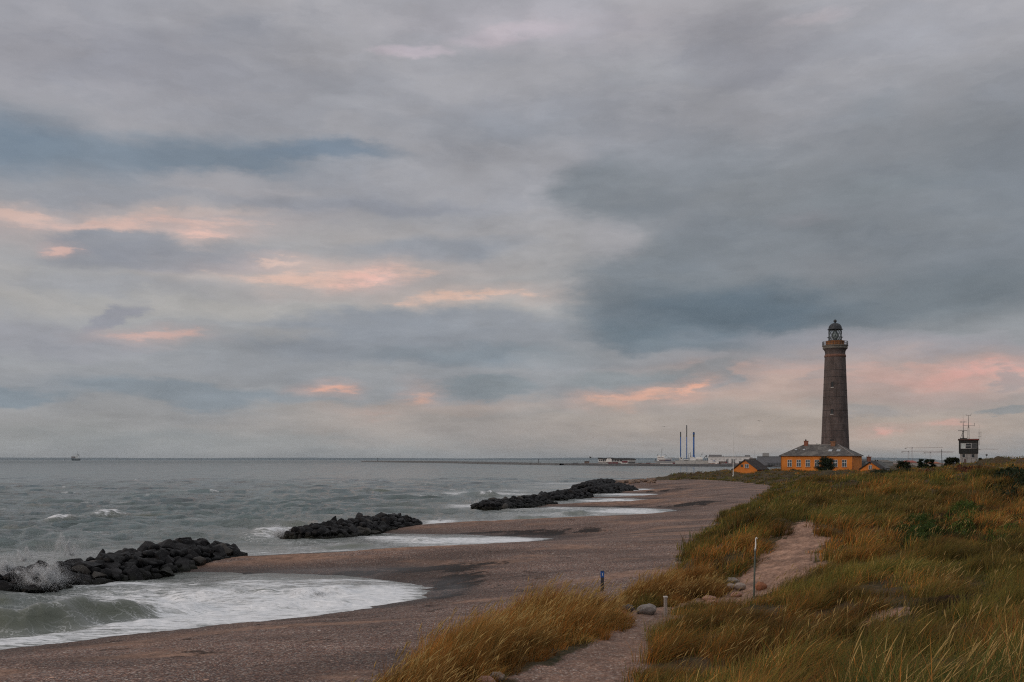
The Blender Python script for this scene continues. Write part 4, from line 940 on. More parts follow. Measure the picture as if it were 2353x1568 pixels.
# ------------------------------------------------------------------ lighthouse
def brick_mat(name, c1, c2, mortar, scale, bw=.5, bands=None, cyl=False):
    m, n = new_mat(name); pos = n.n('ShaderNodeTexCoord').outputs['Object']; sp = n.n('ShaderNodeSeparateXYZ', {0: pos})
    if cyl: u = n.math('MULTIPLY', n.math('ARCTAN2', sp.outputs[1], sp.outputs[0]), 3.6)
    else: u = n.math('ADD', sp.outputs[0], sp.outputs[1])
    uv = n.n('ShaderNodeCombineXYZ', {0: u, 1: sp.outputs[2], 2: 0.0}).outputs[0]
    br = n.n('ShaderNodeTexBrick', {'Vector': uv, 'Color1': c1 + (1,), 'Color2': c2 + (1,), 'Mortar': mortar + (1,), 'Scale': scale, 'Mortar Size': .012, 'Brick Width': bw, 'Row Height': .25})
    a = n.noise(n.vm('MULTIPLY', pos, (1, 1, .35)), .6, 6, .65); b_ = n.noise(n.vm('MULTIPLY', pos, (3, 3, .25)), 1.0, 4, .6)
    c = n.vm('SCALE', br.outputs[0], c=n.math('ADD', n.mr(a, .3, .7, .60, 1.35), n.mr(b_, .3, .7, -.26, .26)))
    p = princ(n, Base_Color=c, Roughness=.9); p.inputs['Specular IOR Level'].default_value = .2
    return finish(m, n, p)
LHS = .965
LHB = brick_mat('weathered_grey_brick', (.105, .078, .072), (.075, .062, .060), (.15, .13, .12), 1.0, .5, cyl=True)
LHY = 300.0; kk = LHY / (F * 1.4653)
lx = (2812 - 1724) * kk; lz0 = 3.6
def LZ(py): return 7 + (1549 - py) * kk - lz0
LH = empty('lighthouse', (lx, LHY, lz0), math.atan2(lx, LHY) * -1, 'tall round brick lighthouse with a domed lantern rising behind the orange house', 'lighthouse')
b = MB(); zt = LZ(1204); prof = [(4.75, -1.5), (4.6, 0)]
def rad(z): return 4.55 + (3.14 - 4.55) * (z / zt) ** .93
nz = 40
for i in range(1, nz + 1): z = zt * i / nz; prof.append((rad(z), z))
b.lathe(prof, 64); b.build('tower', LHB, LH, True)
DK = M('dark_string_course', (.045, .038, .036), .9, .3, 3); LT = M('pale_string_course', (.14, .115, .105), .9, .3, 3)
zz = 2.0
while zz < zt - 3:
    r_ = rad(zz); b = MB(); b.lathe([(r_ - .02, zz - .07), (r_ + .035, zz - .06), (r_ + .035, zz + .06), (r_ - .02, zz + .07)], 64); b.build('string_course', LT if int(zz * 10) % 5 == 0 else DK, LH, True); zz += 2.02 + .15 * math.sin(zz)
b = MB(); b.lathe([(3.1, zt), (3.24, zt + .05), (3.26, LZ(1198)), (3.13, LZ(1196)), (3.08, LZ(1196) + .1)], 64); b.build('neck_band', M('red_brown_band', (.17, .085, .06), .9, .25), LH, True)
b = MB(); b.lathe([(3.06, LZ(1196)), (3.04, LZ(1190)), (3.10, LZ(1184)), (3.35, LZ(1179)), (3.62, LZ(1175.5)), (3.70, LZ(1175))], 64); b.build('flared_neck', LHB, LH, True)
STN = M('grey_stone_cornice', (.16, .145, .125), .9, .25, 1.5)
b = MB(); b.lathe([(0, LZ(1175.2)), (3.72, LZ(1175.2)), (3.76, LZ(1172)), (3.66, LZ(1171)), (3.66, LZ(1168.5)), (3.90, LZ(1167.5)), (3.92, LZ(1164.8)), (0, LZ(1164.8))], 64); b.build('gallery_deck', STN, LH)
IRON = M('dark_iron', (.035, .040, .045), .6, .2, 3, .3)
zr0, zr1 = LZ(1164.8), LZ(1151)
b = MB(); b.lathe([(2.66, zr0), (2.66, LZ(1152.5)), (2.85, LZ(1152)), (2.85, LZ(1150)), (0, LZ(1149.5))], 48); b.build('parapet', M('ochre_painted_parapet', (.32, .13, .035), .8, .25), LH)
for i in range(16):
    a = 2 * math.pi * (i + .5) / 16; b = MB(); b.box(-.09, .09, -.04, .04, zr0, LZ(1152.6)); o = b.build('pilaster', M('brown_pilaster', (.16, .065, .03), .8), LH); o.location = (2.67 * math.cos(a), 2.67 * math.sin(a), 0); o.rotation_euler = (0, 0, a + math.pi / 2)
rail = MB()
for zq in (zr1, (zr0 + zr1) / 2, zr0 + .12):
    rail.path([(3.78 * math.cos(2 * math.pi * i / 32), 3.78 * math.sin(2 * math.pi * i / 32), zq) for i in range(33)], .035, 6)
for i in range(64):
    a = 2 * math.pi * i / 64; rail.tube((3.78 * math.cos(a), 3.78 * math.sin(a), zr0), (3.78 * math.cos(a), 3.78 * math.sin(a), zr1), .07 if i % 4 == 0 else .018, n=5)
rail.build('gallery_railing', IRON, LH)
LH.scale = (LHS, LHS, 1)
# lantern: glazed drum with diagonal astragals, lens inside
zl0, zl1 = LZ(1149.5), LZ(1111)
b = MB(); b.lathe([(2.15, zl0), (2.15, zl0 + .25), (2.0, zl0 + .3)], 32); b.build('lantern_base', IRON, LH)
b = MB(); NP = 12
for i in range(NP):
    a0, a1 = 2 * math.pi * i / NP, 2 * math.pi * (i + 1) / NP; R_ = 1.95
    P = lambda a, z: (R_ * math.cos(a), R_ * math.sin(a), z)
    b.tube(P(a0, zl0), P(a0, zl1), .065, n=6); zm = zl0 + (zl1 - zl0) * .5
    b.tube(P(a0, zl0 + .2), P(a1, zm), .04, n=5); b.tube(P(a1, zl0 + .2), P(a0, zm), .04, n=5); b.tube(P(a0, zm), P(a1, zl1), .04, n=5); b.tube(P(a1, zm), P(a0, zl1), .04, n=5)
b.build('lantern_glazing_bars', IRON, LH)
b = MB(); zg = zl0 + (zl1 - zl0) * .33; b.path([(2.28 * math.cos(2 * math.pi * i / 24), 2.28 * math.sin(2 * math.pi * i / 24), zg) for i in range(25)], .05, 6)
for i in range(8):
    a = 2 * math.pi * i / 8; b.tube((1.95 * math.cos(a), 1.95 * math.sin(a), zg), (2.45 * math.cos(a), 2.45 * math.sin(a), zg), .05, n=5)
b.build('lantern_handrail', IRON, LH)
def glass_mat(name, tint, rough=.05, alpha=.25):
    m, n = new_mat(name); p = princ(n, Base_Color=tint + (1,), Roughness=rough); tr = n.n('ShaderNodeBsdfTransparent', {0: (.96, .98, .97, 1)})
    lw = n.n('ShaderNodeLayerWeight', {0: .35}).outputs['Fresnel']
    nz_ = n.noise(n.n('ShaderNodeTexCoord').outputs['Object'], 1.5, 3)
    return finish(m, n, n.n('ShaderNodeMixShader', {0: n.math('ADD', n.math('MULTIPLY', lw, .3), n.mr(nz_, .3, .7, alpha * .6, alpha)), 1: tr.outputs[0], 2: p.outputs[0]}))
b = MB(); b.lathe([(1.93, zl0 + .3), (1.93, zl1)], 36); b.build('lantern_glass', glass_mat('lantern_glass', (.05, .06, .06), .05, .03), LH, True)
b = MB(); lens = []; hz = zl1 - zl0
for i in range(25):
    t_ = i / 24; lens.append((.95 * math.sin(math.pi * (.10 + .8 * t_)) ** .7 * (1 - .25 * t_ ** 3) + (.03 if i % 2 else 0), zl0 + .5 + hz * .78 * t_))
b.lathe(lens, 24, closed=True); ln_ = b.build('lens', glass_mat('green_prism_glass', (.16, .20, .17), .15, .55), LH)
b = MB()
for i in range(8):
    a = 2 * math.pi * i / 8; b.path([(max(.1, r_ + .04) * math.cos(a), max(.1, r_ + .04) * math.sin(a), z) for r_, z in lens[::3]], .035, 5)
b.build('lens_frame', IRON, ln_); b = MB(); b.tube((0, 0, zl0), (0, 0, zl0 + .55), .8, .55, 16); b.build('lens_pedestal', IRON, ln_)
ze, zd = LZ(1110), LZ(1089); b = MB(); pr_ = [(0, ze - .15), (2.0, ze - .15), (2.32, ze - .05), (2.30, ze + .05), (1.98, ze + .18)]
for i in range(1, 13): a = i / 12 * math.pi / 2; pr_.append((1.95 * math.cos(a) ** .9 + .10 * (i / 12), ze + .18 + (zd - ze - .18) * math.sin(a)))
b.lathe(pr_, 48); b.build('dome', M('weathered_lead_dome', (.032, .036, .042), .6, .25, 1.5, .2), LH, True)
b = MB()
for i in range(12):
    a = 2 * math.pi * i / 12; b.path([(r_ * 1.01 * math.cos(a), r_ * 1.01 * math.sin(a), z + .02) for r_, z in pr_[4:]], .03, 4)
b.build('dome_ribs', IRON, LH)
b = MB(); b.tube((0, 0, zd - .1), (0, 0, zd + .55), .16, .12, 10); zc_ = LZ(1082)
b.lathe([(.5 * math.sin(math.pi * i / 12) + .001, zc_ - .5 * math.cos(math.pi * i / 12)) for i in range(13)], 20); b.tube((0, 0, zc_ + .35), (0, 0, zc_ + .75), .05, .02, 6); b.build('ball_finial', IRON, LH, True)
GL = M('dark_window_glass', (.018, .022, .026), .12, .2, 2); SILL = M('white_sill', (.55, .53, .50), .8)
for (px, py, w_, h_) in [(2803, 1304, .55, 1.15), (2801.5, 1394, .60, 1.05), (2800.5, 1494, .6, 1.0)]:
    z = LZ(py); r_ = rad(z); an = -math.pi / 2 + math.asin((px - 2812) * kk / r_)
    wn = bpy.data.objects.new('window', None); COL.objects.link(wn); wn.parent = LH; wn.location = (r_ * math.cos(an), r_ * math.sin(an), z); wn.rotation_euler = (0, 0, an + math.pi / 2)
    b = MB(); b.box(-w_ / 2 - .14, -w_ / 2, -.07, .25, -.2, h_ + .1); b.box(w_ / 2, w_ / 2 + .14, -.07, .25, -.2, h_ + .1); b.box(-w_ / 2 - .14, w_ / 2 + .14, -.08, .25, h_ + .1, h_ + .28); b.build('frame', DK, wn)
    b = MB(); b.box(-w_ / 2, w_ / 2, -.02, .2, -.18, h_ + .09); b.build('pane', GL, wn)
    b = MB(); b.box(-w_ / 2 - .2, w_ / 2 + .2, -.2, .1, -.36, -.205); b.build('sill', SILL, wn)

# ------------------------------------------------------------------ orange houses
ORP = M('orange_limewash', (.60, .195, .028), .9, .20, .35); ORP2 = M('orange_limewash_gable', (.60, .19, .03), .9, .12, .7)
def roof_mat(name, c, scale=1.0, lich=.5):
    m, n = new_mat(name); pos = n.n('ShaderNodeTexCoord').outputs['Object']
    br = n.n('ShaderNodeTexBrick', {'Vector': n.n('ShaderNodeCombineXYZ', {0: n.n('ShaderNodeSeparateXYZ', {0: pos}).outputs[0], 1: n.n('ShaderNodeSeparateXYZ', {0: pos}).outputs[2], 2: 0.0}).outputs[0],
                                       'Color1': tuple(q * .8 for q in c) + (1,), 'Color2': tuple(q * 1.2 for q in c) + (1,), 'Mortar': tuple(q * .5 for q in c) + (1,), 'Scale': 2.2 * scale, 'Mortar Size': .02})
    a = n.noise(n.vm('MULTIPLY', pos, (1, 1, .5)), .55, 6, .7, .4); cc = n.mix(n.mr(a, .44, .62, 0, lich), br.outputs[0], (.25, .23, .205, 1))
    cc = n.mix(n.mr(n.noise(pos, 1.6, 5, .7), .55, .7, 0, .6), cc, tuple(q * .45 for q in c) + (1,))
    p = princ(n, Base_Color=cc, Roughness=.88); p.inputs['Specular IOR Level'].default_value = .25; return finish(m, n, p)
RF1 = roof_mat('lichened_slate_roof', (.085, .078, .075)); RF2 = roof_mat('dark_tile_roof', (.040, .032, .030), 1, .08); CHM = brick_mat('chimney_brick', (.26, .085, .045), (.19, .065, .04), (.25, .2, .17), 2.0)
RZ = R(-30)
HX, HYY, HZ0 = 76.1, 282.0, 3.4
HO = empty('house', (HX, HYY, HZ0), RZ, 'long orange rendered keepers house with a hipped slate roof at the foot of the lighthouse', 'house')
W_, D_, E_ = 19.8, 12.0, 8.1 - HZ0
b = MB(); b.box(0, W_, 0, D_, -1.5, E_); b.build('wall', ORP, HO)
b = MB(); ov = .38; rz = 11.3 - HZ0
b.add([(-ov, -ov, E_ + .06), (W_ + ov, -ov, E_ + .06), (W_ + ov, D_ + ov, E_ + .06), (-ov, D_ + ov, E_ + .06), (5.1, 6, rz), (14.6, 6, rz), (-ov, -ov, E_ - .08), (W_ + ov, -ov, E_ - .08), (W_ + ov, D_ + ov, E_ - .08), (-ov, D_ + ov, E_ - .08)],
      [(0, 1, 5, 4), (1, 2, 5), (2, 3, 4, 5), (3, 0, 4), (6, 7, 1, 0), (7, 8, 2, 1), (8, 9, 3, 2), (9, 6, 0, 3), (9, 8, 7, 6)])
rf = b.build('roof', RF1, HO)
b = MB()
for a_, c_ in (((-ov, -ov, E_ + .09), (5.1, 6, rz + .03)), ((W_ + ov, -ov, E_ + .09), (14.6, 6, rz + .03)), ((5.1, 6, rz + .03), (14.6, 6, rz + .03)), ((W_ + ov, D_ + ov, E_ + .09), (14.6, 6, rz + .03))): b.tube(a_, c_, .09, n=6)
b.build('ridge_tiles', M('pale_ridge_tiles', (.22, .20, .19), .9), rf)
b = MB(); b.box(5.2, 6.2, 5.4, 6.4, rz - .6, rz + .95); b.box(5.1, 6.3, 5.3, 6.5, rz + .95, rz + 1.15); c_ = b.build('chimney', CHM, rf); b = MB(); b.tube((5.6, 5.9, rz + 1.15), (5.6, 5.9, rz + 1.55), .22, .18, 10); b.build('chimney_pot', BLACKP, rf)
b = MB(); b.box(12.7, 13.9, 5.0, 6.2, rz - 1, rz + .75); b.box(12.6, 14.0, 4.9, 6.3, rz + .75, rz + .95); b.build('chimney', M('brown_chimney_render', (.20, .095, .05), .9, .3), rf)
b = MB(); b.path([(8.6, 5.7, rz - .2), (8.6, 5.7, rz + .3), (8.9, 5.7, rz + .38)], .06, 6); b.box(9.0, 9.4, 5.5, 5.8, rz - .1, rz + .22); b.build('roof_vent', STEEL, rf)
sl = (rz - E_ - .06) / 6.38
def sky_l(x, t_, w_, h_):
    y_ = -ov + t_ * 6.38; z = E_ + .06 + sl * (y_ + ov); n_ = Vector((0, -sl, 1)).normalized(); b = MB()
    p0 = Vector((x, y_, z)); u = Vector((w_, 0, 0)); v = Vector((0, 1, sl)).normalized() * h_
    vs_ = [p0, p0 + u, p0 + u + v, p0 + v]; b.add([tuple(q + n_ * .02) for q in vs_] + [tuple(q + n_ * .12) for q in vs_], [(4, 5, 6, 7), (0, 1, 5, 4), (1, 2, 6, 5), (2, 3, 7, 6), (3, 0, 4, 7)]); return b
for (x, t_, w_, h_) in [(3.35, .50, .7, .5), (5.75, .50, .6, .5), (13.3, .36, 1.0, 1.2), (16.0, .36, 1.0, 1.2)]:
    if x > 15: x = 15.6
    sky_l(x * .955, t_, w_, h_).build('skylight', M('skylight_glass', (.34, .36, .38), .15, .1), rf)
WFR = M('white_window_frame', (.62, .63, .64), .6, .05); GLB = M('grey_blue_window_glass', (.065, .085, .10), .08, .3, 1)
def window(parent, x, z, w_, h_, y0=0, cross=2, arch=False, name='window'):
    o = bpy.data.objects.new(name, None); COL.objects.link(o); o.parent = parent; o.location = (x, y0, z)
    b = MB(); b.box(0, w_, -.012, .05, 0, h_); b.build('pane', GLB, o)
    b = MB(); e = .07; b.box(-e, 0, -.05, .05, -e, h_ + e); b.box(w_, w_ + e, -.05, .05, -e, h_ + e); b.box(0, w_, -.048, .05, -e, 0); b.box(0, w_, -.048, .05, h_, h_ + e)
    b.box(w_ / 2 - .045, w_ / 2 + .045, -.035, .04, 0, h_)
    if cross == 2: b.box(0, w_ / 2 - .047, -.033, .04, h_ * .62, h_ * .62 + .09); b.box(w_ / 2 + .047, w_, -.033, .04, h_ * .62, h_ * .62 + .09)
    b.build('frame', WFR, o); b = MB(); b.box(-.15, w_ + .15, -.14, .04, -.20, -.075); b.build('sill', M('orange_brown_sill', (.34, .11, .03), .9), o)
    return o
for i in range(7):
    px = 2580 + (217 + 84.3 * i) * .3636; a_ = (px - 1724) / (F * 1.4653)      # solve for the distance along the facade
    s_ = (a_ * HYY - HX) / (math.cos(RZ) - a_ * math.sin(RZ)); window(HO, s_ - .55, 7.05 - HZ0 - 1.95, 1.1, 1.85)
b = MB(); b.tube((W_ - .12, -.08, -1), (W_ - .12, -.08, E_ - .1), .06, n=8); b.tube((.1, -.08, -1), (.1, -.08, E_ - .1), .06, n=8); b.tube((-ov, -ov - .05, E_ - .02), (W_ + ov, -ov - .05, E_ - .02), .07, n=8); b.tube((W_ + ov + .05, -ov, E_ - .02), (W_ + ov + .05, D_ + ov, E_ - .02), .07, n=8)
b.build('gutter', M('dark_gutter', (.05, .035, .03), .6), HO)
for j in range(0): o = window(HO, 0, 7.05 - HZ0 - 1.95, 1.1, 1.85); o.location = (W_, 4.0 + 4 * j, 7.05 - HZ0 - 1.95); o.rotation_euler = (0, 0, math.pi / 2)

def gable_house(pxl, pxr, pxa, Y, za, ze, L, z0, name, label, mw, mr_, roofn='roof'):
    a = (pxl - 1724) / (F * 1.4653); x0 = a * Y; bb = (pxr - 1724) / (F * 1.4653)
    W = (bb * Y - x0) / (math.cos(RZ) - bb * math.sin(RZ)); o = empty(name, (x0, Y, z0), RZ, label, 'house'); w_ = W - .7; i = .35
    E = ze + .12 - z0; A = za - .1 - z0; b = MB()
    b.add([(i, 0, -1), (i + w_, 0, -1), (i + w_, 0, E), (i + w_ / 2, 0, A), (i, 0, E), (i, L, -1), (i + w_, L, -1), (i + w_, L, E), (i + w_ / 2, L, A), (i, L, E)],
          [(0, 1, 2, 3, 4), (9, 8, 7, 6, 5), (0, 4, 9, 5), (1, 6, 7, 2), (2, 7, 8, 3), (4, 3, 8, 9)]); b.build('wall', mw, o)
    b = MB(); q = .16; e0 = ze - z0; a0 = za - z0; f_ = -.3
    pr2 = [(0, e0 - .05), (0, e0 + q), (W / 2, a0 + q), (W, e0 + q), (W, e0 - .05), (W / 2, a0 - .05)]
    n_ = 6; b.add([(x, f_, z) for x, z in pr2] + [(x, L + .3, z) for x, z in pr2], [(0, 5, 2, 1), (5, 4, 3, 2), (6, 7, 8, 11), (11, 8, 9, 10), (0, 1, 7, 6), (1, 2, 8, 7), (2, 3, 9, 8), (3, 4, 10, 9), (4, 5, 11, 10), (5, 0, 6, 11)])
    r_ = b.build(roofn, mr_, o); b = MB(); b.tube((0, f_ - .04, e0 + .02), (W / 2, f_ - .04, a0 + .05), .10, n=4); b.tube((W, f_ - .04, e0 + .02), (W / 2, f_ - .04, a0 + .05), .10, n=4); b.build('verge_board', BLACKP, r_)
    return o, W, r_
g_, W, r_ = gable_house(2463, 2554, 2510.7, 271, 7.0, 4.22, 10.4, 2.6, 'house', 'small orange gabled outbuilding with a dark tiled roof beside the white flagpole', ORP2, RF2)
b = MB(); b.box(2.55, 3.2, -.05, .05, 2.45, 3.15); b.build('hatch', BLACKP, g_); o = window(g_, 3.75, 2.25, .95, .95, 0, 1)
b = MB(); b.box(W / 2 - .12, W / 2 + .12, -.05, .02, 3.75, 4.0); b.build('vent', BLACKP, g_)
g_, W, r_ = gable_house(2892, 2969.6, 2929.8, 262, 6.5, 4.45, 7.0, 2.8, 'house', 'small orange gable end right of the keepers house, sunk behind the dune', ORP2, RF2)
window(g_, W / 2 - .35, 1.75, .7, 1.0, 0, 1); b = MB(); b.tube((W / 2, -.06, 3.25), (W / 2, .02, 3.25), .15, n=10); b.build('vent', BLACKP, g_)
GRYW = M('grey_render', (.20, .21, .21), .9, .15); RF3 = roof_mat('grey_fibre_cement_roof', (.10, .105, .105), 1, .2)
def simple_house(px0, px1, pyr, pye, Y, Dp, label, mw, mr_, hip=0, base=3.0):
    k = Y / (F * 1.4653); x0 = (px0 - 1724) * k; W = (px1 - px0) * k; zr = 7 + (1549 - pyr) * k; ze = 7 + (1549 - pye) * k
    o = empty('house', (x0, Y, base), 0, label, 'house'); b = MB(); b.box(.3, W - .3, .3, Dp - .3, -1, ze - base); b.build('wall', mw, o)
    b = MB(); E = ze - base; Rg = zr - base; h = hip * W
    b.add([(0, 0, E), (W, 0, E), (W, Dp, E), (0, Dp, E), (h, Dp / 2, Rg), (W - h, Dp / 2, Rg)], [(0, 1, 5, 4), (1, 2, 5), (2, 3, 4, 5), (3, 0, 4), (3, 2, 1, 0)]); r_ = b.build('roof', mr_, o); return o, r_, k, W, Rg
o, r_, k, W, Rg = simple_house(2925, 3000, 1553, 1577, 295, 11, 'long low house with a grey roof and brick chimney behind the small orange gable', GRYW, RF3, .12)
b = MB(); cx_ = (2948 - 2925) * k; b.box(cx_ - .5, cx_ + .5, 5, 6, Rg - .8, Rg + 1.15); b.box(cx_ - .62, cx_ + .62, 4.9, 6.1, Rg + 1.15, Rg + 1.35); b.tube((cx_, 5.5, Rg + 1.35), (cx_, 5.5, Rg + 1.9), .12, .08, 8); b.build('chimney', CHM, r_)
for q in (2970, 2977): b = MB(); b.tube(((q - 2925) * k, 5.4, Rg - .2), ((q - 2925) * k, 5.4, Rg + .35), .22, n=8); b.build('chimney_pot', BLACKP, r_)
simple_house(2895, 2942, 1546, 1552, 420, 10, 'flat grey roof showing just right of the keepers house', M('blue_grey_render', (.12, .14, .16), .9), RF3, .05)
simple_house(2915, 3010, 1549.5, 1556, 520, 14, 'distant long grey roofed row behind the low house with the chimney', GRYW, M('brown_grey_roof', (.13, .115, .10), .9), .05)
simple_house(3054, 3092, 1551, 1558, 600, 12, 'distant house with a red roof below the paired tower cranes', M('pale_wall', (.35, .33, .31), .9), M('red_tile_roof', (.26, .07, .05), .9), .1)
simple_house(3146, 3171, 1555, 1561, 420, 10, 'orange red tiled roof peeping over the dune left of the leaning pole', M('pale_wall', (.35, .33, .31), .9), M('orange_tile_roof', (.30, .10, .05), .9), .1)

# flagpole
x, y = (2468.8 - 1724) / (F * 1.4653) * 262, 262.0; k = 262 / (F * 1.4653)
fp = empty('flagpole', (x, y, 2.5), 0, 'tall white flagpole without a flag in front of the small orange outbuilding', 'flagpole')
b = MB(); b.tube((0, 0, -.5), (0, 0, 7 + (1549 - 1461) * k - 2.5), .10, .05, 10); b.build('pole', WHITE, fp)
b = MB(); zt_ = 7 + (1549 - 1461) * k - 2.5; b.lathe([(.13 * math.sin(math.pi * i / 8) + .001, zt_ + .1 - .13 * math.cos(math.pi * i / 8)) for i in range(9)], 10); b.build('truck', WHITE, fp)
b = MB(); b.box(-.18, .18, -.18, .18, -.6, .5); b.build('base', WHITE, fp)

# ------------------------------------------------------------------ lookout cabin with masts
YC = 245.0; k = YC / (F * 1.4653); CA_ = math.atan((3261 - 1724) / (F * 1.4653)); X = lambda px: (px - 3261) * k * math.cos(CA_); Z = lambda py: 7 + (1549 - py) * k - 5.6
CB = empty('lookout_tower', ((3261 - 1724) * k, YC, 5.6), -CA_, 'black timber lookout cabin on a pale concrete base crowning the dune', 'lookout tower')
CON = M('stained_white_concrete', (.30, .295, .29), .9, .3, .8); BT = M('black_tarred_boards', (.009, .010, .010), .75, .3, 2)
b = MB(); b.box(X(3231.5), X(3293), 0, 4.4, -2, Z(1528)); b.build('base', CON, CB)
b = MB()
for j in range(4): q = X(3231.5) + (X(3293) - X(3231.5)) * (j + .5) / 4 ; b.box(q - .12, q + .12, -.06, 0.02, -1, Z(1528.3))
b.build('pilasters', M('grey_concrete', (.22, .21, .21), .9, .3), CB)
b = MB(); b.box(X(3228.2), X(3294.2), -.25, 4.65, Z(1528) + .003, Z(1483)); b.build('cabin', BT, CB)
b = MB()
for j in range(11): zq = Z(1527) + (Z(1484) - Z(1527)) * j / 11; b.box(X(3228.2) - .015, X(3294.2) + .015, -.275, -.235, zq, zq + .03)
b.build('boards', M('black_board_joints', (.014, .015, .014), .8), CB)
b = MB(); b.box(X(3225.5), X(3296.5), -.5, 4.9, Z(1483) + .003, Z(1478.2)); r_ = b.build('roof', M('dark_brown_fascia', (.05, .025, .02), .7, .4, 1), CB)
b = MB(); b.box(X(3262), X(3296.3), -.53, -.502, Z(1482.5), Z(1479)); b.build('fascia_panel', M('rust_red_fascia', (.13, .03, .022), .7, .3, 1), r_)
b = MB(); b.box(X(3232), X(3256), .2, 2.5, Z(1478.2), Z(1475.6)); b.build('mast_plinth', BT, r_)
for (a0, a1, mt, nm) in [(3236, 3249.5, M('sky_painted_window_glass', (.45, .50, .50), .15, .25, 2), 'window'), (3252.5, 3269.5, GL, 'window'), (3272, 3289, M('dull_window_glass', (.05, .052, .056), .15, .2), 'window')]:  # left pane painted pale for the sky light it shows
    o = bpy.data.objects.new(nm, None); COL.objects.link(o); o.parent = CB; o.location = (X(a0), -.25, Z(1510))
    w_ = X(a1) - X(a0); h_ = Z(1494) - Z(1510); b = MB(); b.box(0, w_, -.03, .02, 0, h_); b.build('pane', mt, o)
    b = MB(); e = .09; b.box(-e, 0, -.09, .02, -e, h_ + e); b.box(w_, w_ + e, -.09, .02, -e, h_ + e); b.box(0, w_, -.088, .02, -e, 0); b.box(0, w_, -.088, .02, h_, h_ + e)
    if a0 == 3252.5: b.box(0, w_, -.085, .02, h_ * .45, h_ * .45 + .09)
    b.build('frame', M('grey_white_frame', (.42, .42, .42), .6) if a0 < 3270 else M('grey_frame', (.15, .15, .15), .6), o)
for (a0, a1, z0_, z1_) in [(3240, 3249, 1540, 1530), (3272, 3281, 1541, 1530)]:
    o = bpy.data.objects.new('window', None); COL.objects.link(o); o.parent = CB; o.location = (X(a0), 0, Z(z0_)); w_ = X(a1) - X(a0); h_ = Z(z1_) - Z(z0_)
    b = MB(); b.box(0, w_, -.03, .02, 0, h_); b.build('pane', GL, o); b = MB(); b.box(-.1, w_ + .1, -.14, .02, -.14, -.003); b.build('sill', CON, o)
b = MB(); b.box(X(3246), X(3256), -.05, .02, -.6, Z(1546)); b.build('door', M('dull_red_door', (.10, .06, .055), .8), CB)
MET = M('mast_steel', (.10, .10, .10), .6, .2, 3, .3)
b = MB(); t0 = (X(3243), 1.2, Z(1450)); b.tube((X(3244), 1.2, Z(1476)), (X(3243), 1.2, Z(1419)), .085, .05, 8)
for dx_, dy_ in ((-9.5, -1.0), (3, 1.0), (-3, 1.2)): b.tube((X(3243 + dx_), 1.2 + dy_, Z(1476)), (X(3242.5), 1.2, Z(1454)), .05, n=6)
b.box(X(3226), X(3257), 1.12, 1.28, Z(1451), Z(1449.3)); b.box(X(3240), X(3246), 1.0, 1.4, Z(1455), Z(1451)); b.tube((X(3233), 1.2, Z(1420.5)), (X(3253), 1.2, Z(1420.5)), .04, n=6)
for q in (3233, 3238, 3248, 3253): b.tube((X(q), 1.2, Z(1424)), (X(q), 1.2, Z(1417)), .025, n=5)
b.tube((X(3243), 1.2, Z(1419)), (X(3243), 1.2, Z(1390)), .025, .01, 5); b.build('radar_mast', MET, CB)
b = MB(); cxm = X(3261); b.tube((cxm, 2.5, Z(1440)), (cxm, 2.5, Z(1398)), .06, .04, 8); wq_ = .22
for sx2, sy2 in ((-1, -1), (1, -1), (1, 1), (-1, 1)): b.tube((cxm + sx2 * wq_, 2.5 + sy2 * wq_, Z(1478)), (cxm + sx2 * wq_ * .5, 2.5 + sy2 * wq_ * .5, Z(1434)), .028, n=5)
for j in range(9):
    za, zb_ = Z(1477 - 4.8 * j), Z(1477 - 4.8 * (j + 1)); s_ = 1 if j % 2 else -1
    b.tube((cxm - s_ * .2, 2.3, za), (cxm + s_ * .18, 2.3, zb_), .016, n=4); b.tube((cxm - .2, 2.3, za), (cxm + .2, 2.3, za), .016, n=4); b.tube((cxm - .2, 2.7, za), (cxm + .2, 2.7, za), .016, n=4)
b.tube((X(3242), 2.5, Z(1432)), (X(3281), 2.5, Z(1433)), .035, n=6); b.tube((X(3281), 2.5, Z(1435)), (X(3281), 2.5, Z(1424)), .04, n=6); b.tube((X(3242), 2.5, Z(1434)), (X(3242), 2.5, Z(1428)), .03, n=6)
b.tube((X(3253), 2.5, Z(1397.5)), (X(3269), 2.5, Z(1398.5)), .035, n=6); b.tube((X(3254.5), 2.5, Z(1398)), (X(3252), 2.5, Z(1393)), .03, n=5); b.tube((X(3267), 2.5, Z(1398)), (X(3271), 2.5, Z(1392)), .035, n=5); b.build('lattice_mast', MET, CB)
b = MB(); q = X(3296.8); b.tube((q, 1.5, Z(1500)), (q, 1.5, Z(1449)), .05, .03, 6); b.tube((q, 1.5, Z(1449)), (q + .1, 1.5, Z(1430)), .015, n=4)
for zq in (1458, 1462, 1470): b.tube((q - .3, 1.5, Z(zq)), (q + .5, 1.5, Z(zq)), .025, n=5)
b.tube((q + .42, 1.5, Z(1478)), (q + .42, 1.5, Z(1452)), .02, n=5); b.build('whip_aerial', MET, CB)
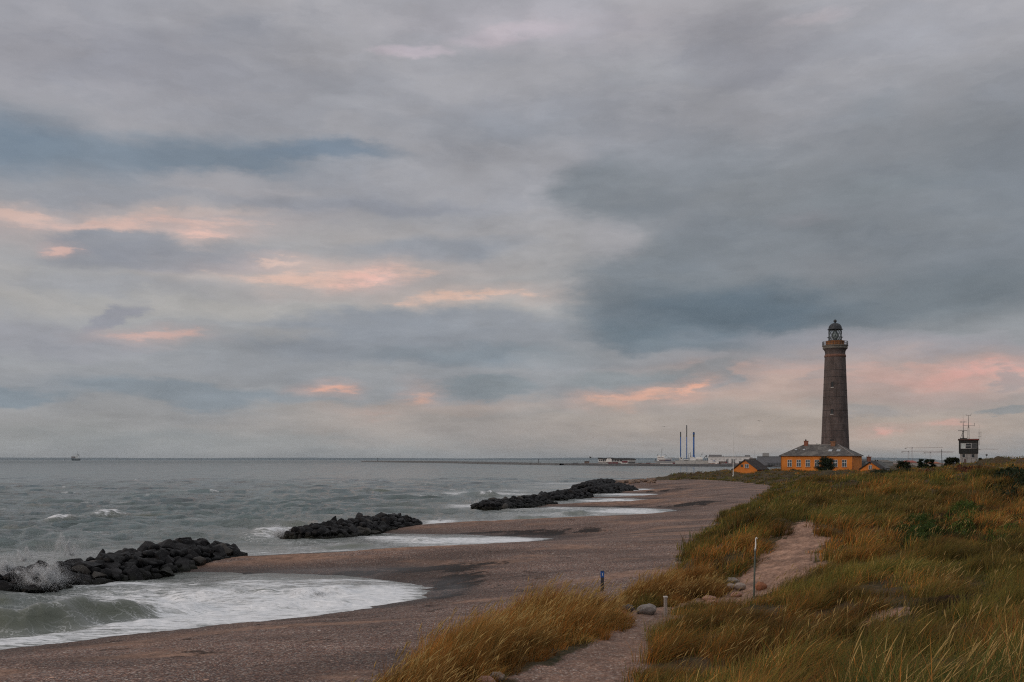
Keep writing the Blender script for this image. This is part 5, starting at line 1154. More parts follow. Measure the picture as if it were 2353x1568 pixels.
# bunker, pole, lamp
kb = 150 / (F * 1.4653); x = (3391 - 1724) * kb; zb2 = 7 + (1549 - 1598) * kb
BU = empty('bunker', (x, 150, tz(x, 150) - .2), -.15, 'low grey concrete bunker mouth sunk in the dune near the right edge', 'bunker')
b = MB(); n_ = 10; w_ = 1.05; pts = [(w_ * math.cos(math.pi * i / n_), .75 * math.sin(math.pi * i / n_) + .1) for i in range(n_ + 1)]
inn = [(p[0] * .78, .1 + (p[1] - .1) * .7) for p in pts]
vs_ = [(p[0], 0, p[1]) for p in pts] + [(p[0], 3, p[1]) for p in pts] + [(p[0], 0, p[1]) for p in inn] + [(p[0], 3, p[1]) for p in inn]; m_ = n_ + 1; fs = []
for i in range(n_): fs += [(i, i + 1, m_ + i + 1, m_ + i), (i + 1, i, 2 * m_ + i, 2 * m_ + i + 1), (2 * m_ + i, 3 * m_ + i, 3 * m_ + i + 1, 2 * m_ + i + 1), (m_ + i, m_ + i + 1, 3 * m_ + i + 1, 3 * m_ + i)]
b.add(vs_, fs); b.build('vault', M('bunker_concrete', (.13, .13, .125), .95, .3, 2), BU); b = MB(); b.box(1.15, 1.4, -.3, 0, -.6, .85); b.build('wing_post', M('bunker_concrete', (.13, .13, .125), .95, .3, 2), BU)
kp = 230 / (F * 1.4653); x = (3171.5 - 1724) * kp; o = empty('telegraph_pole', (x, 230, 5.8), 0, 'thin dark leaning pole left of the lookout cabin', 'pole')
b = MB(); b.tube((.1, 0, -1), (-.12, 0, 7 + (1549 - 1513) * kp - 5.8), .10, .05, 8); b.build('shaft', M('dark_stained_wood', (.035, .035, .04), .8, .2, 4), o)
b = MB(); b.tube((-.15, 0, 3.1), (.15, 0, 3.1), .05, n=6); b.build('crosspiece', MET, o)
x = (3322 - 1724) * 320 / (F * 1.4653); o = empty('street_lamp', (x, 320, 5.5), 0, 'small distant street lamp right of the lookout cabin', 'street lamp')
b = MB(); b.tube((0, 0, -3), (0, 0, 3.0), .06, .04, 6); b.build('pole', MET, o); b = MB(); b.lathe([(.05, 2.7), (.28, 2.9), (.34, 3.2), (.1, 3.4), (.01, 3.42)], 10); b.build('lamp_head', MET, o)

# ------------------------------------------------------------------ trees and bushes
def bush(kind, px, pyb, Y, wpx, hpx, label, cat, cols, n_leaf, seed, conif=False, lean=0, size=None):
    k = Y / (F * 1.4653); x = (px - 1724) * k; zb = min(7 + (1549 - pyb) * k, tz(x, Y) + .3) - .3; W = wpx * k / 2 * (1.0 if kind == 'spruce_tree' else .95); H = 7 + (1549 - pyb + hpx * (1.12 if kind == 'spruce_tree' else .82)) * k - zb
    o = empty(kind, (x, Y, zb), 0, label, cat); r_ = np.random.default_rng(seed); b = MB(); b.path([(0, 0, -.3), (.03, 0, H * .3), (lean * .5, .02, H * .62), (lean, 0, H * .9)], [.05 * H, .035 * H, .02 * H, .006 * H], 7)
    limbs = []
    for i in range(22):
        t_ = r_.uniform(.08, .85); a = r_.uniform(0, 6.28)
        if conif: L = W * (1.12 - t_ * .85) * r_.uniform(.6, 1.15); up = H * .07
        else: L = W * math.sqrt(max(.1, 1 - (t_ * 1.2 - .45) ** 2)) * r_.uniform(.6, 1.0); up = H * r_.uniform(.05, .3)
        p0 = np.array([lean * t_, 0, H * t_]); p1 = p0 + [L * math.cos(a), L * math.sin(a), up]; limbs.append((p0, p1)); b.tube(p0, p1, .012 * H, .003 * H, 5)
    b.build('trunk', M('dark_bark', (.05, .038, .03), .95, .3, 4), o, True)
    i = r_.integers(0, len(limbs), n_leaf); t_ = r_.uniform(.2, 1.05, n_leaf) ** .7; P0 = np.array([l[0] for l in limbs])[i]; P1 = np.array([l[1] for l in limbs])[i]
    sp = (.19 if conif else .24) * W
    p = P0 + (P1 - P0) * t_[:, None] + r_.normal(size=(n_leaf, 3)) * np.array([sp, sp, sp * .55]); p[:, 2] = np.maximum(p[:, 2], .05)
    sz = size or .055 * H; C = np.array(cols)[r_.integers(0, len(cols), n_leaf)] * r_.uniform(.6, 1.35, (n_leaf, 1))
    g = GR(); g.add(*make_blades(p, sz * r_.uniform(.6, 1.4, n_leaf), np.abs(r_.normal(size=n_leaf)) * 1.5, r_.uniform(0, 6.28, n_leaf), sz * (.45 if conif else .8), C, 2, seed + 1, C)); g.build('crown', o)
    return o
SPR = [(.022, .036, .017), (.034, .050, .022), (.015, .025, .013)]; BSH = [(.020, .026, .012), (.030, .036, .014)]
for j, (px, w_, h_) in enumerate([(2779, 64, 40)]): pass
bush('spruce_tree', 2779, 1586, 264, 66, 41, 'wide ragged dark spruce growing in front of the orange keepers house', 'tree', SPR, 9000, 901, True, .3, .28)
for (px, py, Y, w_, h_, lb, cf, sd_i) in [(3100, 1560, 262, 24, 17, 'dark pine bush at the left end of the row left of the leaning pole', True, 1), (3118, 1560, 260, 26, 18, 'second dark pine bush in the row left of the leaning pole', True, 2),
        (3137, 1560, 262, 24, 16, 'low pine bush just left of the orange red roof', True, 3), (3188, 1562, 250, 28, 20, 'dark pine bush with a pointed top right of the leaning pole', True, 4), (3207, 1562, 249, 34, 20, 'rounded dark bush left of the lookout cabin', False, 5),
        (3225, 1562, 253, 16, 24, 'narrow upright bush touching the left side of the lookout cabin', True, 6), (3300, 1561, 252, 18, 22, 'pointed bush touching the right side of the lookout cabin', True, 7), (3311, 1561, 254, 16, 12, 'small ragged bush a little right of the lookout cabin', True, 8),
        (3415, 1575, 240, 36, 26, 'dark pine tree left of the tree cut by the right edge', True, 9), (3440, 1578, 235, 44, 26, 'dark pine tree cut by the right edge of the frame', True, 10), (3400, 1563, 262, 24, 12, 'distant dark tree top behind the hillock', False, 11),
        (3045, 1566, 270, 44, 9, 'low rounded green bush below the paired cranes', False, 12)]:
    bush('pine_tree' if cf else 'bush', px, py, Y, w_, h_, lb, 'tree' if cf else 'bush', SPR if cf else BSH, 4200, 920 + sd_i, cf, .1, .28)

# ------------------------------------------------------------------ harbour
class HB:
    """local frame in photograph pixels: metres at one distance"""
    def __init__(s, name, px, Y, base, label, cat, group=None):
        s.k = Y / (F * 1.4653); s.px = px; s.base = base; a_ = math.atan((px - 1724) / (F * 1.4653)); s.c = math.cos(a_); s.o = empty(name, ((px - 1724) * s.k, Y, base), -a_, label, cat, group)
    def X(s, px): return (px - s.px) * s.k * s.c
    def Z(s, py): return 7 + (1549 - py) * s.k - s.base
    def box(s, name, x0, x1, y0, y1, d0, d1, mat, parent=None):
        b = MB(); b.box(s.X(x0), s.X(x1), d0, d1, s.Z(y1), s.Z(y0)); return b.build(name, mat, parent or s.o)
    def boxes(s, name, L, mat, parent=None):
        b = MB()
        for x0, x1, y0, y1, d0, d1 in L: b.box(s.X(x0), s.X(x1), d0, d1, s.Z(y1), s.Z(y0))
        return b.build(name, mat, parent or s.o)
    def tubes(s, name, L, mat, parent=None, n=6):
        b = MB()
        for x0, y0, x1, y1, r0, *d in L: dd = d[0] if d else 0; b.tube((s.X(x0), dd, s.Z(y0)), (s.X(x1), dd, s.Z(y1)), r0 * s.k, n=n)
        return b.build(name, mat, parent or s.o)
HWH = M('harbour_white', (.74, .74, .72), .7, .12, .2); HGR = M('harbour_grey', (.26, .27, .275), .8, .12, .2); HDK = M('harbour_dark', (.045, .048, .052), .8, .2, .2); HRED = M('harbour_red', (.16, .035, .045), .8, .2, .3)
HBL = M('leg_blue', (.010, .085, .30), .6, .12, .2); HLG = M('leg_dark', (.028, .036, .042), .7, .15, .2); HOR = M('harbour_orange', (.32, .14, .06), .8, .2, .3); HBR = M('harbour_brown', (.16, .12, .10), .9, .2, .3)
# mole: long rubble mound with a top road
mole = [(67,1284,2.4,9),(20,1420,3.0,9),(-40,1640,3.5,9),(-146,2193,4.0,10),(-300,2660,4.0,10),(-478,3240,4.0,11),(-486,3258,3.2,10)]
V = []; Fc = []; rr_ = random.Random(5); S_ = 400
cum = [0]
for a, c in zip(mole[:-1], mole[1:]): cum.append(cum[-1] + math.hypot(c[0] - a[0], c[1] - a[1]))
for i in range(S_ + 1):
    t_ = cum[-1] * i / S_; j = max(q for q in range(len(cum) - 1) if cum[q] <= t_ + 1e-9); f_ = (t_ - cum[j]) / (cum[j + 1] - cum[j]); a, c = mole[j], mole[j + 1]
    x, y, h, w_ = [a[q] + (c[q] - a[q]) * f_ for q in range(4)]; L = math.hypot(c[0] - a[0], c[1] - a[1]); nx_, ny_ = (c[1] - a[1]) / L, -(c[0] - a[0]) / L
    for (o_, z) in ((-w_, -2), (-w_ * .8, .3), (-w_ * .45, h), (-w_ * .3, h - .1), (w_ * .3, h - .1), (w_ * .45, h), (w_ * .8, .3), (w_, -2)):
        V.append((x + nx_ * o_ + rr_.uniform(-.5, .5), y + ny_ * o_ + rr_.uniform(-.5, .5), z + rr_.uniform(-.45, .45) * (z > 0)))
for i in range(S_):
    for j in range(7): q = i * 8 + j; Fc.append((q, q + 8, q + 9, q + 1))
n8 = S_ * 8; Fc.append(tuple(range(n8, n8 + 8)))
o = meshobj('harbour_mole', V, Fc, M('mole_rubble', (.085, .085, .085), .95, .5, .25)); tag(o, 'long low stone mole stretching out to sea from the harbour', 'mole')
# quay edge stones towards the shore
V = []; Fc = []; ql = [(68,1280),(120,1178),(215,1032),(262,972),(284,945)]; pts = []
for a, c in zip(ql[:-1], ql[1:]):
    for i in range(60): pts.append((a[0] + (c[0] - a[0]) * i / 60, a[1] + (c[1] - a[1]) * i / 60))
for x, y in pts:
    for (o_, z) in ((-3.5, -1), (-2.2, .9), (-.8, 2.1), (.8, 2.5), (3, 2.45), (4, -.5)): V.append((x + o_ * .88 + rr_.uniform(-.4, .4), y + o_ * .5 + rr_.uniform(-.4, .4), z + rr_.uniform(-.3, .3)))
for i in range(len(pts) - 1):
    for j in range(5): q = i * 6 + j; Fc.append((q, q + 1, q + 7, q + 6))
o = meshobj('stone_revetment', V, Fc, M('dark_revetment', (.06, .06, .062), .95, .5, .4)); tag(o, 'dark stone bank along the harbour waterfront', 'sea wall')
for (px, Y, yt, yb, lb) in [(1271.8, 3120, 1543.5, 1553, 'small dark beacon near the far tip of the mole'), (1813.8, 1420, 1547.5, 1561, 'harbour beacon with a white foot standing in front of the mole')]:
    h = HB('beacon', px, Y, 0, lb, 'beacon'); h.tubes('column', [(px, yb, px, yt, .9)], HDK, n=10); h.box('lamp', px - 1.3, px + 1.3, yt - 1.6, yt, -1, 1, HDK)
    h.box('foot', px - 3, px + 3, yb - 1.5, 1566 if Y < 2000 else yb + 1, -2, 2, HWH if Y < 2000 else HDK)
h = HB('flag', 1988, 1240, 2.3, 'small dark flag flying left of the harbour restaurant', 'flag'); h.tubes('pole', [(1985, 1564, 1985, 1536.5, .25)], HGR)
b = MB(); b.add([(h.X(1985.2), 0, h.Z(1537.3)), (h.X(1985.2), 0, h.Z(1542.6)), (h.X(1988), .5, h.Z(1543.2)), (h.X(1990), .2, h.Z(1542.6)), (h.X(1993), .4, h.Z(1543.1)), (h.X(1990), .2, h.Z(1539.2)), (h.X(1988), .5, h.Z(1538.5))], [(0, 1, 2, 6), (6, 2, 3, 5), (5, 3, 4)])
o = b.build('cloth', HDK, h.o); md = o.modifiers.new('thickness', 'SOLIDIFY'); md.thickness = .05
for j, (x0, x1, y0, lb, mt) in enumerate([(1968, 1984, 1553, 'tan crates stacked at the left end of the harbour front', HBR), (1930, 1946, 1559, 'low grey sheds on the harbour front far left of the restaurant', HGR), (2150, 2163, 1559, 'grey brown shed between the restaurant and the workboat', HBR), (2176, 2190, 1558.5, 'dull red container between the restaurant and the workboat', HRED)]):
    h = HB('shed', x0, 1270, 2.2, lb, 'shed'); h.box('wall', x0, x1, y0 + 1.2, 1566, 0, 6, mt); b = MB(); b.add([(h.X(x0) - .4, -.4, h.Z(y0 + 1.2)), (h.X(x1) + .4, -.4, h.Z(y0 + 1.2)), (h.X(x1) + .4, 6.4, h.Z(y0 + 1.2)), (h.X(x0) - .4, 6.4, h.Z(y0 + 1.2)), (h.X(x0) - .4, 3, h.Z(y0 - .3)), (h.X(x1) + .4, 3, h.Z(y0 - .3))], [(0, 1, 5, 4), (2, 3, 4, 5), (1, 2, 5), (3, 0, 4), (3, 2, 1, 0)]); b.build('roof', HDK, h.o)
    h.boxes('door', [(x0 + 3, x0 + 7, 1561.5, 1565.5, -.15, 0)], HDK)
h = HB('restaurant', 2076, 1240, 2.2, 'white harbour restaurant with a dark roof, an arched gable and dark red panels', 'restaurant')
h.box('wall', 2015, 2140, 1546, 1568, 0, 11, HWH)
h.boxes('glazing', [(2064, 2112, 1548.3, 1554.6, -.3, 0), (2116, 2138, 1547.5, 1562, -.5, 0)], HGR)
b = MB(); prf = [(2012.5, 1546.2), (2012.5, 1541.2), (2026, 1541.5), (2030, 1543.2), (2040, 1542.6), (2052, 1541.0), (2064, 1541.6), (2068, 1543.2), (2128, 1543.6), (2136, 1544.6), (2141, 1546.8), (2141, 1549), (2068, 1548.2), (2026, 1546.4)]
vs_ = [(h.X(a), -.8, h.Z(c)) for a, c in prf] + [(h.X(a), 11.5, h.Z(c)) for a, c in prf]; m_ = len(prf); b.add(vs_, [tuple(range(m_))] + [tuple(range(2 * m_ - 1, m_ - 1, -1))] + [(i, m_ + i, m_ + (i + 1) % m_, (i + 1) % m_) for i in range(m_)]); b.build('roof', HDK, h.o)
b = MB(); ar = [(2042.5, 1556)] + [(2051 - 8.6 * math.cos(math.pi * i / 10), 1549 - 6 * math.sin(math.pi * i / 10)) for i in range(11)] + [(2059.6, 1556)]; m_ = len(ar)
b.add([(h.X(a), -1.4, h.Z(c)) for a, c in ar] + [(h.X(a), 0, h.Z(c)) for a, c in ar], [tuple(range(m_))] + [(i, m_ + i, m_ + (i + 1) % m_, (i + 1) % m_) for i in range(m_)]); g_ = b.build('arched_gable', HWH, h.o)
h.boxes('window', [(2048, 2054.5, 1544.6, 1546.6, -1.5, -1.3)], HDK, g_)
for (x0, x1, y0, y1) in [(2017, 2020, 1548, 1553), (2023, 2026, 1548, 1553), (2029, 2034, 1547.5, 1554), (2036, 2039, 1547.5, 1554), (2062, 2064.5, 1547.5, 1553), (2070, 2074, 1549, 1554), (2078, 2084, 1549, 1554), (2088, 2094, 1549, 1554)]: h.box('window', x0, x1, y0, y1, -.55, -.32, HDK)
h.boxes('red_panel', [(2048, 2062, 1557.5, 1562, -.35, 0), (2063, 2081, 1557, 1564, -.4, 0), (2094, 2113, 1552.8, 1558.2, -.6, -.31)], HRED)
h.boxes('undercroft', [(2014, 2047, 1557.5, 1559, -.4, 0), (2016, 2046, 1561, 1567, -.38, 0), (2082, 2090, 1560, 1565, -.38, 0), (2115, 2139, 1556.5, 1560, -.7, -.51), (2118, 2138, 1562.5, 1567, -.4, 0)], HDK)
h.tubes('ramp', [(2062, 1555.6, 2089, 1555.6, .7, -1.2), (2089, 1555.6, 2097, 1560.5, .8, -1.2), (2097, 1560.5, 2113, 1561, .9, -1.2)], HWH)
# workboat
h = HB('ship', 2236, 1190, 0, 'white and grey workboat with a tall mast and crane booms moored in the harbour', 'ship')
b = MB(); hl = [(2206, 1556), (2203.5, 1551.5), (2212, 1552.5), (2273, 1553.5), (2273, 1563), (2212, 1563)]
b.add([(h.X(a), 0, h.Z(c)) for a, c in hl] + [(h.X(a), 12, h.Z(c)) for a, c in hl], [tuple(range(6))] + [(11, 10, 9, 8, 7, 6)] + [(i, 6 + i, 6 + (i + 1) % 6, (i + 1) % 6) for i in range(6)]); b.build('hull', HGR, h.o)
h.boxes('superstructure', [(2213, 2240, 1543, 1553, 2, 10), (2212, 2236, 1538.5, 1543, 3, 9), (2214, 2222, 1534, 1538.5, 4, 8), (2228, 2238, 1535.5, 1538.5, 4, 8), (2240, 2262, 1545, 1553.5, 2, 10)], HWH)
h.boxes('windows', [(2214, 2234, 1540, 1541.3, 2.8, 2.99), (2215, 2239, 1545.5, 1547, 1.8, 1.99), (2219, 2240, 1549.5, 1553, 1.85, 1.99)], HRED if 0 else M('dull_maroon', (.12, .075, .08), .8))
h.boxes('deck_containers', [(2240, 2259, 1547.5, 1553.4, .8, 1.9)], M('harbour_blue_grey', (.08, .085, .13), .8))
h.tubes('mast', [(2228, 1538, 2228, 1511, .5), (2224.5, 1523, 2232, 1523, .4), (2225.5, 1518, 2230.5, 1518, .3), (2228, 1515, 2233, 1511, .4)], HGR)
h.tubes('funnel', [(2213, 1534, 2215.5, 1531, 1.4, 5), (2207, 1547, 2206, 1553, 1.2, 1)], HDK)
h.tubes('crane_boom', [(2240, 1530, 2246, 1538, .5), (2246, 1539, 2284, 1552, .8), (2258, 1539, 2290, 1547, .6), (2259, 1538, 2261, 1551, .5), (2283, 1540, 2285, 1551, .6), (2232, 1529, 2243, 1533, .4), (2243, 1533, 2241, 1540, .4)], HGR)
h.box('gangway', 2222, 2266, 1560.8, 1563, -1.2, -.6, HWH); h.box('red_stern_block', 2264, 2272, 1558.5, 1565.5, -1, -.1, HRED)
# jack-up barge
h = HB('jack_up_barge', 2330, 1180, 0, 'long pale jack-up barge with three tall blue legs in the harbour', 'barge')
h.box('hull', 2272.8, 2389.5, 1551.5, 1566.5, 0, 18, M('barge_pale_grey', (.40, .41, .40), .8, .10, .15))
h.boxes('hull_seams', [(2312, 2312.5, 1552, 1566, -.12, 0), (2342, 2342.5, 1552, 1566, -.12, 0), (2370, 2370.4, 1552, 1566, -.12, 0), (2272.5, 2389.8, 1551, 1551.5, -.3, 1)], HGR)
for (px, yt, ym, yb, rr) in [(2291.5, 1454, 1471.5, 1540, 1.75), (2312.2, 1431.6, 1471.5, 1552, 1.55), (2336, 1455, 1471.5, 1540, 2.65)]:
    b = MB(); b.tube((h.X(px), 6, h.Z(1552)), (h.X(px), 6, h.Z(ym)), rr * h.k, n=16); lg = b.build('leg', HBL, h.o, True)
    b = MB(); b.tube((h.X(px), 6, h.Z(ym) + .003), (h.X(px), 6, h.Z(yt)), rr * 1.03 * h.k, n=16)
    b.build('dark_top', HLG, lg, False)
    if px == 2336: b = MB(); b.tube((h.X(px), 6, h.Z(1540)), (h.X(px), 6, h.Z(1530)), 3.9 * h.k, 2.7 * h.k, 16); b.tube((h.X(px), 6, h.Z(1463)), (h.X(px), 6, h.Z(1457)), 3.4 * h.k, n=16); b.build('guide', HBL, lg)
    if px == 2312.2: b = MB(); b.tube((h.X(px - 2.5), 6, h.Z(1498.5)), (h.X(px), 6, h.Z(1498.5)), 1.0 * h.k, n=8); b.build('bracket', HLG, lg)
h.boxes('deckhouse', [(2287, 2300, 1541, 1551.4, 2, 9), (2322, 2338, 1539.5, 1551.4, 2, 10), (2338, 2366, 1543.5, 1551.4, 2, 10), (2345, 2364, 1540, 1543.5, 3, 8), (2302, 2321, 1547, 1551.4, 2, 8)], HWH)
h.boxes('deckhouse_windows', [(2343, 2352, 1548, 1550, 1.8, 1.99), (2355, 2366, 1548, 1550, 1.8, 1.99), (2292, 2295, 1543, 1546, 1.8, 1.99), (2303, 2319, 1549.5, 1551.3, 1.8, 1.99)], HDK)
h.tubes('deck_crane', [(2286, 1551, 2292, 1538, .6, 1), (2292, 1538, 2299, 1551, .6, 1), (2318, 1551, 2318, 1529, .7, 1), (2318, 1529, 2323, 1527, .5, 1), (2325, 1523, 2325, 1540, .8, 1), (2302, 1543, 2322, 1543, .6, 1)], HGR)
h.tubes('crane_jib', [(2324, 1535, 2327, 1538, 1.2, .6)], M('maroon_paint', (.10, .05, .07), .7))
h.tubes('signal_mast', [(2358, 1540, 2362, 1531, .6, 1), (2362, 1531, 2367, 1523, .4, 1), (2360, 1529, 2366, 1532, .6, 1)], HGR)
h.tubes('a_frame', [(2371, 1542, 2378, 1533.5, .8, 1), (2378, 1533.5, 2383, 1551, .9, 1), (2371, 1541, 2381, 1537, .6, 1), (2376, 1551, 2372, 1541, .6, 1), (2378, 1533.5, 2382, 1536, .5, 1)], HDK)
# sheds and vessels to the right
h = HB('warehouse', 2450, 1150, 2.2, 'long white fish hall with a grey roof line behind the flagpole', 'warehouse')
h.box('wall', 2384, 2526, 1539.3, 1560, 4, 30, M('fish_hall_white', (.62, .63, .63), .8, .08, .1)); h.boxes('roof', [(2383, 2527, 1537.2, 1539.3, 3.5, 31)], HGR); h.boxes('roof_block', [(2386, 2430, 1531.6, 1537.1, 8, 20), (2508.5, 2526.5, 1533, 1537.1, 8, 18)], M('grey_cladding', (.17, .17, .18), .8))
for q in range(9): h.box('window', 2392 + q * 14, 2398 + q * 14, 1545, 1547, 3.8, 3.99, HGR)
h.tubes('vent', [(2481, 1537, 2481, 1533, .7, 9), (2436, 1537, 2436, 1534.5, .7, 9)], HGR)
h = HB('warehouse', 2600, 980, 2.2, 'big plain grey hall left of the keepers house', 'warehouse')
h.box('wall', 2549, 2665, 1538.2, 1568, 0, 40, M('hall_blue_grey', (.145, .152, .17), .85, .06, .1)); h.boxes('roof', [(2548.3, 2666, 1537.2, 1538.2, -.4, 41)], HDK); h.boxes('roof_block', [(2567, 2589.5, 1525.6, 1537.1, 10, 24)], M('pale_plant_box', (.27, .27, .27), .85, .05)); h.boxes('lean_to', [(2583, 2640, 1558, 1568, -4, -.01)], M('lean_to_grey', (.095, .10, .115), .85))
for q in range(5): h.box('door', 2587 + q * 9, 2592 + q * 9, 1561, 1567.5, -4.2, -4.01, HDK)
h = HB('warehouse', 2536, 1020, 2.2, 'small brown grey shed between the fish hall and the big grey hall', 'warehouse'); h.box('wall', 2523, 2546, 1544.5, 1566, 0, 12, HBR); h.boxes('roof', [(2522, 2547, 1543.5, 1544.5, -.5, 13)], HGR); h.boxes('hut', [(2524, 2534, 1541, 1543.4, 2, 8)], HBR)
h = HB('radio_mast', 2541.6, 1050, 2.2, 'thin distant radio mast above the small brown grey shed', 'mast'); h.tubes('shaft', [(2541.6, 1560, 2541.6, 1516, .28)], HGR); h.tubes('aerial', [(2540, 1518, 2543, 1518, .25)], HGR)
for (x0, x1, yt, yb, mh, mc, lb) in [(2394, 2419, 1557.5, 1567.5, HOR, HWH, 'orange fishing boat on the quay right of the barge'), (2426, 2452, 1556, 1563.5, HGR, HRED, 'grey boat with a red band behind the flagpole'), (2398, 2412, 1551.5, 1556.5, HWH, HBL, 'small white boat with a blue wheelhouse beside the barge'), (2455, 2480, 1558, 1565, HGR, HDK, 'dark workboat at the quay just right of the flagpole')]:
    h = HB('fishing_boat', x0, 1100, 0, lb, 'boat'); b = MB(); m0 = (yt + yb) / 2
    hl = [(x0, m0 - .8), (x0 + 3, yb), (x1 - 1, yb), (x1, m0)]; b.add([(h.X(a), 0, h.Z(c)) for a, c in hl] + [(h.X(a), 4, h.Z(c)) for a, c in hl], [(0, 1, 2, 3), (7, 6, 5, 4), (0, 4, 5, 1), (1, 5, 6, 2), (2, 6, 7, 3), (3, 7, 4, 0)]); b.build('hull', mh, h.o)
    h.box('wheelhouse', x1 - 11, x1 - 4, yt, m0 - .1, .6, 3.4, mc); h.tubes('mast', [(x1 - 12, m0, x1 - 12, yt - 5, .3, 2), (x0 + 7, m0, x0 + 8, yt - 2, .25, 2)], HDK)
    h.box('rubbing_strake', x0 + 1, x1 - .5, m0 + .4, m0 + 1.0, -.1, 0, HRED if mh is HGR else HDK)
for j, (x0, x1, y0, mt, lb) in enumerate([(2445, 2453, 1547, HGR, 'grey container against the fish hall left of the flagpole'), (2463, 2476, 1546.5, HGR, 'grey container against the fish hall behind the flagpole'), (2488, 2522, 1553.5, M('slate_stack', (.10, .11, .12), .8), 'dark container stack right of the flagpole'), (2420, 2446, 1554, HBR, 'brown net store on the quay in front of the fish hall')]):
    h = HB('container', x0, 1130, 2.2, lb, 'container'); h.box('body', x0, x1, y0, 1564, 0, 3, mt); h.boxes('doors', [(x0 + 1, x0 + 3, y0 + 1.5, 1563, -.1, 0)], HDK); h.boxes('ribs', [(x0 + 3.5 + i * 2, x0 + 3.8 + i * 2, y0 + .5, 1563.5, -.08, 0) for i in range(int((x1 - x0 - 5) / 2))], HDK)
# freighter on the horizon
h = HB('cargo_ship', 256, 7800, 0, 'small cargo ship far out on the horizon', 'ship')
b = MB(); hl = [(239.5, 1543), (242, 1551.5), (270, 1551.5), (272, 1545), (257, 1544.5)]; m_ = 5
b.add([(h.X(a), 0, h.Z(c)) for a, c in hl] + [(h.X(a), 14, h.Z(c)) for a, c in hl], [tuple(range(m_)), tuple(range(2 * m_ - 1, m_ - 1, -1))] + [(i, m_ + i, m_ + (i + 1) % m_, (i + 1) % m_) for i in range(m_)]); b.build('hull', M('ship_dark_teal', (.020, .045, .055), .7, .2, .05), h.o)
h.boxes('deck_cargo', [(240, 254, 1537.5, 1542.9, 2, 12)], M('dusty_pink_hatches', (.22, .18, .17), .8)); h.boxes('bridge', [(254, 264, 1535, 1544.4, 2, 12), (256, 263, 1531.5, 1535, 3, 11)], HWH); h.boxes('funnel', [(261.5, 264.5, 1529, 1536.5, 4, 8)], HDK)
h.tubes('mast', [(261, 1531, 261, 1520.5, .35), (249, 1538, 249, 1530, .3), (249, 1530, 256, 1529.5, .25), (267, 1544, 268, 1532.5, .5)], HGR)
# tower cranes far inland
for (px, yj, yb, x0, x1, ycol, lb) in [(3059, 1521.6, 1562, 3036, 3212, 1515, 'tower crane with the lower jib of the crossed pair'), (3071.6, 1509, 1562, 3047, 3174, 1506, 'tower crane with the upper jib of the crossed pair'), (3133, 1524.8, 1566, 3111, 3210, 1520, 'separate tower crane over the pine bushes'), (3325, 1514, 1566, 3296, 3360, 1511, 'tower crane whose jib sticks out right of the lookout cabin')]:
    if px == 3325: px = 3280
    h = HB('tower_crane', px, 1500, 4, lb, 'tower crane', 'tower cranes beyond the dune'); w_ = .9; b = MB(); k = h.k
    for sx2 in (-1, 1):
        for sy2 in (-1, 1): b.tube((sx2 * w_, sy2 * w_, 0), (sx2 * w_, sy2 * w_, h.Z(yj)), .09, n=4)
    nseg = 12
    for j in range(nseg): z0_, z1_ = h.Z(yj) * j / nseg, h.Z(yj) * (j + 1) / nseg; s_ = 1 if j % 2 else -1; b.tube((-s_ * w_, -w_, z0_), (s_ * w_, -w_, z1_), .06, n=4); b.tube((-w_, -w_, z0_), (w_, -w_, z0_), .10, n=4)
    CRM = M('crane_grey_red', (.20, .15, .15), .7, .2, .05); b.build('tower', CRM, h.o)
    b = MB(); zj = h.Z(yj); xa, xb = h.X(px), h.X(x1)
    for (dy_, dz) in ((-.6, 0), (.6, 0), (0, 1.1)): b.tube((xa, dy_, zj + dz), (xb, dy_, zj + dz * .4), .12, n=4)
    for j in range(26): q0 = xa + (xb - xa) * j / 26; q1 = xa + (xb - xa) * (j + 1) / 26; b.tube((q0, -.6, zj), ((q0 + q1) / 2, 0, zj + 1.0), .04, n=4); b.tube(((q0 + q1) / 2, 0, zj + 1.0), (q1, -.6, zj), .04, n=4)
    b.build('jib', CRM, h.o); b = MB(); b.box(h.X(x0), xa, -.6, .6, zj, zj + .4); b.build('counter_jib', CRM, h.o)
    b = MB(); b.box(h.X(x0) - .3, h.X(x0) + 2.2, -.7, .7, zj - 1.2, zj + .2); b.build('counterweight', HGR, h.o); b = MB(); b.box(-.8, .8, -1.0, .8, zj - .8, zj + 1.2); b.build('cab', HGR, h.o)
h = HB('scaffold_frame', 3010, 620, 3.5, 'pale metal frame with posts showing over the low roofs left of the cranes', 'frame')
h.tubes('frame', [(2997, 1560, 2997, 1543, .3), (3012, 1560, 3012, 1539, .3), (2997, 1545, 3013, 1544, .3), (3000, 1549, 3024, 1549, .3), (3018, 1560, 3019, 1541, .3), (3024, 1560, 3026, 1551, .4), (3004, 1560, 3010, 1546, .25)], HGR); h.boxes('tank', [(3006, 3026, 1552.5, 1560, 0, 4)], HGR)
